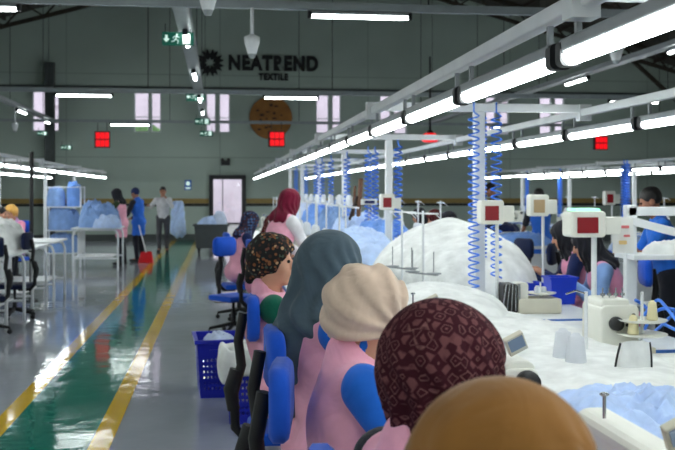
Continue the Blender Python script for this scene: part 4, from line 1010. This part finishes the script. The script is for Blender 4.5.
f.ell((0, 0, .02), (.185, .24, .05)); f.ell((-.215, -.08, -.03), (.03, .2, .11), None, .04); f.ell((-.06, -.265, -.03), (.17, .03, .10), None, .04); f.ell((-.2, -.24, -.06), (.045, .05, .13), None, .04)
f.mod(lambda X, Y, Z: .008 * np.sin(40 * X + 34 * Y + 6 * Z) * np.sin(22 * Y - 19 * X + 9 * Z)); tag(link('cloth_bundle', f.mesh('drape'), 'white_cloth', None, 0, (cr2[0], cr2[1], .47)), 'white cloth draped over the blue crate beside the chairs', 'cloth')

# ------------------------------------------------------------------ grey cart at the door
p0 = onZ(194, 255, 0); p1 = onZ(228, 255, 0); cx, cy = (p0.x + p1.x) / 2, p0.y + .4; W = (p1.x - p0.x)
r = thing('laundry_cart', 'dark grey wheeled bin full of blue shirts in front of the doorway', 'cart', (cx, cy, 0))
b = MB(); t = .9
b.add([(-W / 2 * t, -.35 * t, .16), (W / 2 * t, -.35 * t, .16), (W / 2 * t, .35 * t, .16), (-W / 2 * t, .35 * t, .16), (-W / 2, -.35, .76), (W / 2, -.35, .76), (W / 2, .35, .76), (-W / 2, .35, .76), (-W / 2 + .03, -.32, .76), (W / 2 - .03, -.32, .76), (W / 2 - .03, .32, .76), (-W / 2 + .03, .32, .76), (-W / 2 * t + .03, -.3, .3), (W / 2 * t - .03, -.3, .3), (W / 2 * t - .03, .3, .3), (-W / 2 * t + .03, .3, .3)],
      [(3, 2, 1, 0), (0, 1, 5, 4), (1, 2, 6, 5), (2, 3, 7, 6), (3, 0, 4, 7), (4, 5, 9, 8), (5, 6, 10, 9), (6, 7, 11, 10), (7, 4, 8, 11), (8, 9, 13, 12), (9, 10, 14, 13), (10, 11, 15, 14), (11, 8, 12, 15), (12, 13, 14, 15)])
obj('tub', b, 'bin_grey', r, .01)
b = MB()
for s in (-1, 1): b.box((0, s * .36, .75), (W + .06, .04, .05)); b.box((s * (W / 2 + .01), 0, .75), (.04, .72, .05))
obj('rim', b, 'bin_grey', r)
for sx in (-1, 1):
    for sy in (-1, 1):
        b = MB(); b.lathe([(.03, -.025), (.07, -.02), (.07, .02), (.03, .025)], (sx * W * .36, sy * .24, .07), 14, 'X'); b.box((sx * W * .36, sy * .24, .12), (.08, .05, .08)); obj('caster', b, 'black', r)
heap('shirt_pile', (cx - .06, cy, .64), W * .4, .28, .26, 41, 'shirting', 'blue shirts heaped in the grey wheeled bin', 'fabric pile', n=34, fold=.10, fs=5)
heap('shirt_pile', (cx + .22, cy + .02, .74), W * .24, .24, .32, 42, 'shirting_pale', 'taller heap of pale shirts at the right of the grey bin', 'fabric pile', n=30, fold=.10, fs=5)

# ------------------------------------------------------------------ red dustpan
p = onZ(146, 263, 0); r = thing('dustpan', 'red long-handled dustpan on the floor by the walkway', 'dustpan', (p.x, p.y, 0))
b = MB(); b.add([(-.17, -.14, .0), (.17, -.14, .0), (.17, .12, .0), (-.17, .12, .0), (-.15, -.1, .05), (.15, -.1, .05), (.12, .12, .26), (-.12, .12, .26)], [(3, 2, 1, 0), (4, 5, 6, 7), (0, 1, 5, 4), (1, 2, 6, 5), (2, 3, 7, 6), (3, 0, 4, 7)]); obj('pan', b, 'red_plastic', r, .012)
b = MB(); b.tube([(0, .1, .22), (-.17, .14, .85)], .014, 8); obj('handle', b, 'white_metal', r)

# ------------------------------------------------------------------ left side furniture
def make_tube_table(tw, tl, zt, label):
    r = thing('tube_frame_table', label, 'table')
    b = MB(); b.box((0, 0, zt), (tw, tl, .03)); obj('tabletop', b, 'table_white', r, .004)
    for s in (-1, 1):
        y = s * (tl / 2 - .08); x = tw / 2 - .03; b = MB()
        b.tube([(-x, y, 0), (-x, y, zt - .14), (-x + .03, y, zt - .06), (-x + .09, y, zt - .03), (x - .09, y, zt - .03), (x - .03, y, zt - .06), (x, y, zt - .14), (x, y, 0)], .02, 8); b.tube([(-x, y, .25), (x, y, .25)], .014, 8); obj('leg_frame', b, 'white_metal', r)
    b = MB(); b.box((-.05, 0, .28), (tw - .2, tl - .2, .02)); b.box((-tw / 2 + .12, 0, .55), (.02, tl - .25, .45)); obj('lower_shelf', b, 'white_metal', r)
    return r
lt = make_tube_table(.95, 1.15, .86, 'white tube-legged table nearest the left edge'); lt.location = (-2.86, 10.2, 0)
for y, lab in ((11.7, 'second white tube-legged table on the left'), (13.2, 'third white tube-legged table on the left, below the white cloth'), (14.8, 'fourth white tube-legged table on the left beside the rack')): dup(lt, (-2.86, y, 0), 0, lab)
chairN = make_chair('chair_navy', 'chair_navy'); chairN.location = (-2.62, 11.05, .0); chairN.rotation_euler.z = R(200); tag(chairN, 'dark navy work chair at the left tables, nearer one', None, 'navy work chairs at the left tables')
dup(chairN, (-2.58, 12.45, 0), R(170), 'dark navy work chair at the left tables, farther one', 'navy work chairs at the left tables')
heap('cloth_heap', (-2.85, 12.6, .875), .42, .5, .34, 51, 'white_cloth', 'white cloth bundle on the left table at the picture edge', n=36, fold=.09, fs=4)
p = at(46, 232, 14.7); b = MB()
# wire rack with folded garments
pa, pb = onZ(44, 268, 0), onZ(80, 268, 0); rx, ry = (pa.x + pb.x) / 2, pa.y + .3; RW = pb.x - pa.x
r = thing('wire_rack', 'tall wire shelf rack stacked with blue garments at the left', 'rack', (rx, ry, 0))
b = MB()
for sx in (-1, 1):
    for sy in (-1, 1): b.tube([(sx * RW / 2, sy * .28, 0), (sx * RW / 2, sy * .28, 1.72)], .016, 8); b.cut()
obj('upright', b, 'white_metal', r)
for z in (.3, .78, 1.28, 1.7):
    b = MB()
    for sy in (-1, 1): b.tube([(-RW / 2, sy * .28, z), (RW / 2, sy * .28, z)], .01, 6)
    for sx in (-1, 1): b.tube([(sx * RW / 2, -.28, z), (sx * RW / 2, .28, z)], .01, 6)
    for k in range(9): b.tube([(-RW / 2 + RW * (k + .5) / 9, -.28, z), (-RW / 2 + RW * (k + .5) / 9, .28, z)], .005, 5)
    obj('wire_shelf', b, 'white_metal', r)
for i, (z, w, h, dx, mt, lab) in enumerate(((.31, .42, .3, 0, 'denim_pale', 'blue garments on the lowest shelf of the wire rack'), (.79, .42, .40, -.02, 'denim_pale', 'blue garments on the middle shelf of the wire rack'), (1.29, .24, .32, -.17, 'denim_pale', 'blue garments at the left of the upper rack shelf'), (1.29, .2, .42, .2, 'shirting_deep', 'bundled blue garments at the right of the upper rack shelf'))):
    heap('garment_stack', (rx + dx, ry, z), w * RW / .8 * .86, .2, h, 60 + i, mt, lab, 'garments', n=34, fold=.15, fs=8, tall=.3, prof=2)
# sorting table with blue pile
pt = onZ(98, 271, 0)
lt2 = dup(lt, (pt.x - .05, pt.y + .5, 0), 0, 'white sorting table in front of the person in the pink vest')
heap('shirt_pile', (pt.x - .05, pt.y + .5, .876), .44, .6, .42, 71, 'denim_pale', 'blue shirts heaped on the sorting table at the left', n=44, fold=.19, fs=5.5)
heap('shirt_pile', (pt.x + .2, pt.y - .0, .876), .3, .26, .2, 72, 'shirting', 'light blue shirts at the near edge of the sorting table', n=30, fold=.10, fs=5)
# left bench posts and machine tables behind
for i, (x, y) in enumerate(((-4.25, 9.0), (-4.25, 14.0), (-4.25, 19.0), (-4.25, 24.0), (-4.25, 28.6))):
    post(x, y, 0, 2.19, '%s gantry post from the camera along the left bench' % ORD[i], -5.08, -3.42)
p = at(31.5, 200, 13.9); b = MB(); b.tube([(0, 0, .0), (0, 0, 2.19)], .03, 10); b.lathe([(.09, 0), (.09, .02)], (0, 0, 0), 14); tag(obj('support_pole', b, 'blackr', None, 0, (p.x, p.y, 0)), 'thin black upright pole at the left tables', 'pole')
for i, y in enumerate((15.6, 16.8, 18.0, 19.2, 20.4)):
    place(table0, (-4.9, y, 0), PI, '%s sewing table from the camera at the left bench' % ORD[i], 'sewing tables of the left bench')
    place(mach0, (-4.9, y, TZ), PI, '%s sewing machine from the camera at the left bench' % ORD[i], 'sewing machines of the left bench')
# ------------------------------------------------------------------ right bench
for i in range(10):
    y = 10.2 + 1.7 * i
    place(table0, (8.2, y, 0), 0, '%s sewing table from the camera at the right bench' % ORD[i], 'sewing tables of the right bench')
    place(mach0, (8.2, y, TZ), 0, '%s sewing machine from the camera at the right bench' % ORD[i], 'sewing machines of the right bench')
    place(stand0, (8.45, y + .3, TZ), 0, '%s thread stand from the camera at the right bench' % ORD[i], 'thread stands of the right bench')
    for s, w in ((-1, 'nearer'), (1, 'farther')): cone((8.45, y + .3 + s * .12, TZ + .268), '%s cone on the %s thread stand of the right bench' % (w, ORD[i]))
for i, y in enumerate((11.8, 15.6, 19.4, 23.2, 27.0)):
    post(8.8, y, 0, 2.19, '%s gantry post from the camera along the right bench' % ORD[i], 7.97, 9.63)
for i, (px, d) in enumerate(((624, 17.6), (627, 17.7), (560, 23.0), (527, 26.5))):
    p = at(px, 192, d); coil(p.x, p.y, 1.0, 2.1, ['left blue hose hanging at the right bench behind the paper sheet', 'right blue hose hanging at the right bench behind the paper sheet', 'blue hose hanging at the right bench above the blue apron', 'farthest blue hose at the right bench'][i], r=.055, pitch=.05, n=7, w=.014)
# low dark work tables between benches (right of main bench)
for i, (px, d) in enumerate(((520, 13.0), (500, 17.5), (640, 11.5))):
    p = at(px, 192, d); o = dup(lt, (p.x, p.y, 0), R(90), ['white work table in front of the blue apron worker', 'white work table by the dark haired worker', 'white work table behind the hanging paper sheet'][i])
    heap('garment_stack', (p.x, p.y, .876), .4, .3, .14, 80 + i, ['shirting_deep', 'sleeve_navy', 'shirting'][i], ['blue garments on the table before the blue apron worker', 'dark garments on the table of the dark haired worker', 'blue garments on the table behind the paper sheet'][i], 'garments', n=26, fold=.07, fs=5)

for i, (px, d, a, lab) in enumerate(((512, 10.4, 200, 'empty dark work chair nearest the coiled hoses beyond the main bench'), (536, 9.6, 150, 'empty dark work chair in front of the blue apron worker'), (556, 11.6, 185, 'empty dark work chair right of the blue apron worker'))):
    p = at(px, 192, d); dup(chairN, (p.x, p.y, 0), R(a), lab, 'dark work chairs beyond the main bench')
p = at(527, 192, 11.6); heap('garment_stack', (p.x, p.y, 0), .45, .4, .62, 97, 'sleeve_navy', 'dark navy garments heaped on the floor beyond the main bench', 'garments', n=30, fold=.12, fs=5)
# ------------------------------------------------------------------ near bench clutter
# thread cones
for i, (px, py, d) in enumerate(((576, 372, 4.25), (563, 366, 4.42))):
    p = onZ(px, py, .80); o = cone((p.x, p.y, .80), ['nearer big white thread cone beside the white cloth', 'big white thread cone just behind and left of the other'][i], 'big thread cones'); o.scale = (1.0, 1.0, 1.05)
    b = MB(); b.lathe([(.07, 0), (.072, .006), (.02, .01)], (0, 0, 0), 16); tag(obj('cone_dish', b, 'black', None, 0, (p.x, p.y, .789)), ['black dish under the nearer big cone', 'black dish under the farther big cone'][i], 'dish')
p = onZ(586, 362, .79); b = thing('thread_guide', 'tall thread guide pole right behind the big white cones', 'thread guide', (p.x, p.y, .785))
mm = MB(); mm.tube([(0, 0, 0), (0, 0, .34)], .009, 8); mm.lathe([(.035, 0), (.035, .012)], (0, 0, 0), 12); obj('pole', mm, 'white_metal', b)
mm = MB(); mm.tube([(0, 0, .33), (-.05, 0, .345), (-.10, 0, .33)], .005, 6); obj('thread_eye', mm, 'steel', b)
# thread stand with cream cones right of the overlock
p = at(642, 330, 4.75); b = thing('spool_rack', 'low spool rack with two dishes and cream cones near the right edge', 'thread stand', (p.x, p.y, TZ))
mm = MB(); mm.tube([(0, 0, 0), (0, 0, .32)], .008, 8); mm.lathe([(.05, 0), (.05, .01)], (0, 0, 0), 12); obj('pole', mm, 'white_metal', b)
for z in (.10, .17):
    mm = MB(); mm.lathe([(.02, 0), (.11, .004), (.125, .014), (.02, .01)], (.0, 0, z), 20); obj('dish', mm, 'machine', b)
for i, (dx, dz) in enumerate(((-.06, .112), (.04, .182))):
    o = cone((p.x + dx, p.y - .03, TZ + dz), ['cream thread cone on the lower dish of the spool rack', 'cream thread cone on the upper dish of the spool rack'][i], 'cream thread cones', CONE2); o.scale = (.55, .55, .6)
# white piped cloth
p = onZ(638, 378, .80); q = MB(); W0, W1, Hh, n = .085, .068, .155, 12
def bagpt(u, v, s): w = W0 + (W1 - W0) * v; return Vector((w * (2 * u - 1), s * .028 * math.sin(PI * u) * (1 - .7 * v) - .02 * v + .006 * math.sin(9 * u + 4 * v) , Hh * v * (1 - .05 * (2 * u - 1) ** 2)))
for s in (-1, 1):
    vs = [bagpt(i / n, j / n, s) for j in range(n + 1) for i in range(n + 1)]; fs = [(j * (n + 1) + i, j * (n + 1) + i + 1, (j + 1) * (n + 1) + i + 1, (j + 1) * (n + 1) + i) for j in range(n) for i in range(n)]
    q.add(vs, fs if s < 0 else [f[::-1] for f in fs], True)
r = thing('piped_cloth_pouch', 'white cloth pouch with black piped sides standing on the bench', 'pouch', (p.x, p.y + .05, .80)); obj('pouch', q, 'white_cloth', r)
for s in (0, 1):
    q = MB(); q.tube([bagpt(s, j / 8, 0) for j in range(9)], .005, 6); obj('piping', q, 'black', r)
heap('cloth_scrap', (p.x + .10, p.y - .03, .79), .05, .03, .02, 91, 'pinkcloth', 'small pink scrap beside the piped white pouch', 'scrap', n=12, fold=.01, fs=20)
# flat white cloth under them on far table
heap('cloth_heap', (2.15, 4.15, .785), .34, .42, .012, 93, 'white_cloth', 'flat white cloth under the piped pouch', n=24, fold=.01, fs=5)
# blue bins behind the second overlock
for i, (px, py, d, w, h) in enumerate(((560, 301, 7.0, .2, .2), (533, 291, 7.4, .12, .12))):
    p = at(px, py, d); r = thing('plastic_tub', ['larger bright blue plastic tub on the far side table', 'smaller bright blue plastic tub on the far side table'][i], 'tub', (p.x, p.y, TZ))
    b = MB(); t = .85
    for (z0, s0, z1, s1) in ((0, t, h, 1),):
        A = [(-w / 2 * s0, -.09 * s0, z0), (w / 2 * s0, -.09 * s0, z0), (w / 2 * s0, .09 * s0, z0), (-w / 2 * s0, .09 * s0, z0)]; B = [(-w / 2, -.09, z1), (w / 2, -.09, z1), (w / 2, .09, z1), (-w / 2, .09, z1)]
        C = [(x * .92, y * .92, z1) for x, y, z in B]; D = [(x * .92, y * .92, .02) for x, y, z in A]
        b.add(A + B + C + D, [(3, 2, 1, 0), (0, 1, 5, 4), (1, 2, 6, 5), (2, 3, 7, 6), (3, 0, 4, 7), (4, 5, 9, 8), (5, 6, 10, 9), (6, 7, 11, 10), (7, 4, 8, 11), (8, 9, 13, 12), (9, 10, 14, 13), (10, 11, 15, 14), (11, 8, 12, 15), (12, 13, 14, 15)])
    obj('tub_body', b, 'blue_plastic', r, .008); b = MB()
    for s in (-1, 1): b.box((0, s * .092, h - .008), (w + .02, .012, .016)); b.box((s * w / 2, 0, h - .008), (.012, .19, .016))
    obj('rim', b, 'blue_plastic', r)
# blue air hoses looped at the right edge
for i in range(4):
    pts = []
    for k in range(25):
        t = k / 24; px = 632 + 50 * t + 4 * math.sin(6 * t + i); py = [330 - 30 * math.sin(3.0 * t), 300 + 34 * t, 336 - 34 * t + 6 * math.sin(8 * t), 322 + 14 * math.sin(5 * t)][i]
        pts.append(at(px, py, 5.35 + .12 * i + .15 * math.sin(4 * t + i)))
    b = MB(); b.tube(pts, .010, 6); tag(obj('hanging_air_hose', b, 'hose'), ['blue air hose arching highest at the right edge', 'blue air hose slanting down to the right edge', 'blue air hose slanting up to the right edge', 'blue air hose lying lowest at the right edge'][i], 'hose', 'loose blue air hoses')
# white frame with hanging paper and shelf
r0 = at(630, 330, 5.9); r = thing('fixture_frame', 'white metal frame with shelf standing on the far side table at right', 'frame', (r0.x, r0.y, TZ))
b = MB(); b.box((0, 0, .37), (.07, .05, .74)); b.cut(); b.box((.62, 0, .37), (.05, .05, .74)); obj('upright', b, 'white_metal', r, .004)
b = MB(); b.box((.31, 0, .70), (.66, .05, .055)); b.bar((.0, -.03, .64), (.38, -.1, .54), .03, .05); obj('top_bar', b, 'white_metal', r, .004)
b = MB(); b.box((.3, .02, .42), (.66, .3, .03)); obj('shelf', b, 'white_metal', r, .004)
p = at(623, 235, 5.8); r = thing('hanging_paper_sheet', 'white paper sheet with faint red marks hanging on the white frame', 'paper', p)
b = MB(); n = 8
vs = [(-.065 + .13 * i / n, s * .0012 + .006 * math.sin(4 * i / n + 3 * j / n), -.11 + .22 * j / n) for s in (-1, 1) for j in range(n + 1) for i in range(n + 1)]; K = (n + 1) ** 2
fs = [(j * (n + 1) + i, j * (n + 1) + i + 1, (j + 1) * (n + 1) + i + 1, (j + 1) * (n + 1) + i) for j in range(n) for i in range(n)]
b.add(vs, fs + [tuple(q + K for q in f[::-1]) for f in fs], True); obj('sheet', b, 'paper', r)
b = MB(); b.rbox((.01, -.010, .05), (.05, .002, .018), .006); b.rbox((.02, -.010, -.005), (.04, .002, .014), .005); obj('red_print', b, 'paper_mark', r)
b = MB(); b.rbox((-.005, -.010, -.045), (.05, .002, .024), .006); obj('yellow_print', b, 'paper_mark2', r)
heap('garment_stack', (r0.x + .3, r0.y + .02, TZ + .436), .2, .12, .05, 95, 'white_cloth', 'crumpled white cloth on the shelf of the white frame', 'garments', n=26, fold=.05, fs=9)
# wooden poles leaning in the pile
for i, (a, bq, w, mt) in enumerate((((357, 236), (361, 179), .032, 'wood'), ((346, 232), (357, 196), .022, 'wood_dark'), ((352, 235), (355, 186), .02, 'wood'))):
    A, Bq = at(a[0], a[1], 13.2), at(bq[0], bq[1], 13.0 + .05 * i); b = MB(); b.tube([(0, 0, 0), Bq - A], w, 8); tag(obj('wooden_pole', b, mt, None, 0, A), ['tallest wooden pole standing in the blue garments', 'dark short pole leaning against the wooden poles', 'thin middle wooden pole standing in the blue garments'][i], 'pole')
# labelled control unit on bench
p = at(369, 202, 12.4); r = thing('label_box', 'white box with dark lettering strip under the pair of coiled hoses', 'box', p)
b = MB(); b.box((0, 0, 0), (.2, .1, .075)); b.tube([(0, 0, -.04), (0, 0, -.56)], .012, 6); obj('housing', b, 'machine', r); b = MB(); b.box((0, -.054, 0), (.13, .01, .035)); obj('dark_strip', b, 'cap_navy', r)
# long white horizontal guide rail with spools
b = MB(); b.box((0, 0, 0), (.02, 9.2, .02)); b.tube([(0, -3.5, 0), (0, -3.5, -.72)], .012, 6); b.tube([(0, 0, 0), (0, 0, -.72)], .012, 6); b.tube([(0, 3.5, 0), (0, 3.5, -.72)], .012, 6)
tag(obj('guide_rail', b, 'white_metal', None, 0, (1.55, 15.2, 1.42)), 'thin white guide rail along the far part of the bench', 'rail')
for k in range(9):
    o = cone((1.55, 11.4 + .95 * k, 1.432), '%s white spool from the camera on the thin guide rail' % ORD[k], 'spools on the guide rail'); o.scale = (.95, .95, .8)

# ------------------------------------------------------------------ world & view
w = bpy.data.worlds.new('world'); SC.world = w; w.use_nodes = True; nt = w.node_tree; bg = nt.nodes['Background']
bg.inputs['Color'].default_value = (.86, .9, 1.0, 1); bg.inputs['Strength'].default_value = 1.3
SC.view_settings.view_transform = 'Standard'; SC.view_settings.look = 'None'; SC.view_settings.gamma = 1; SC.view_settings.exposure = 1.06
SC.view_settings.use_curve_mapping = False
SC.cycles.use_denoising = True
try: SC.cycles.denoiser = 'OPENIMAGEDENOISE'
except Exception: pass
SC.cycles.max_bounces = 8; SC.cycles.diffuse_bounces = 6; SC.cycles.glossy_bounces = 3; SC.cycles.transparent_max_bounces = 8
SC.cycles.sample_clamp_indirect = 6.0; SC.cycles.caustics_reflective = False; SC.cycles.caustics_refractive = False
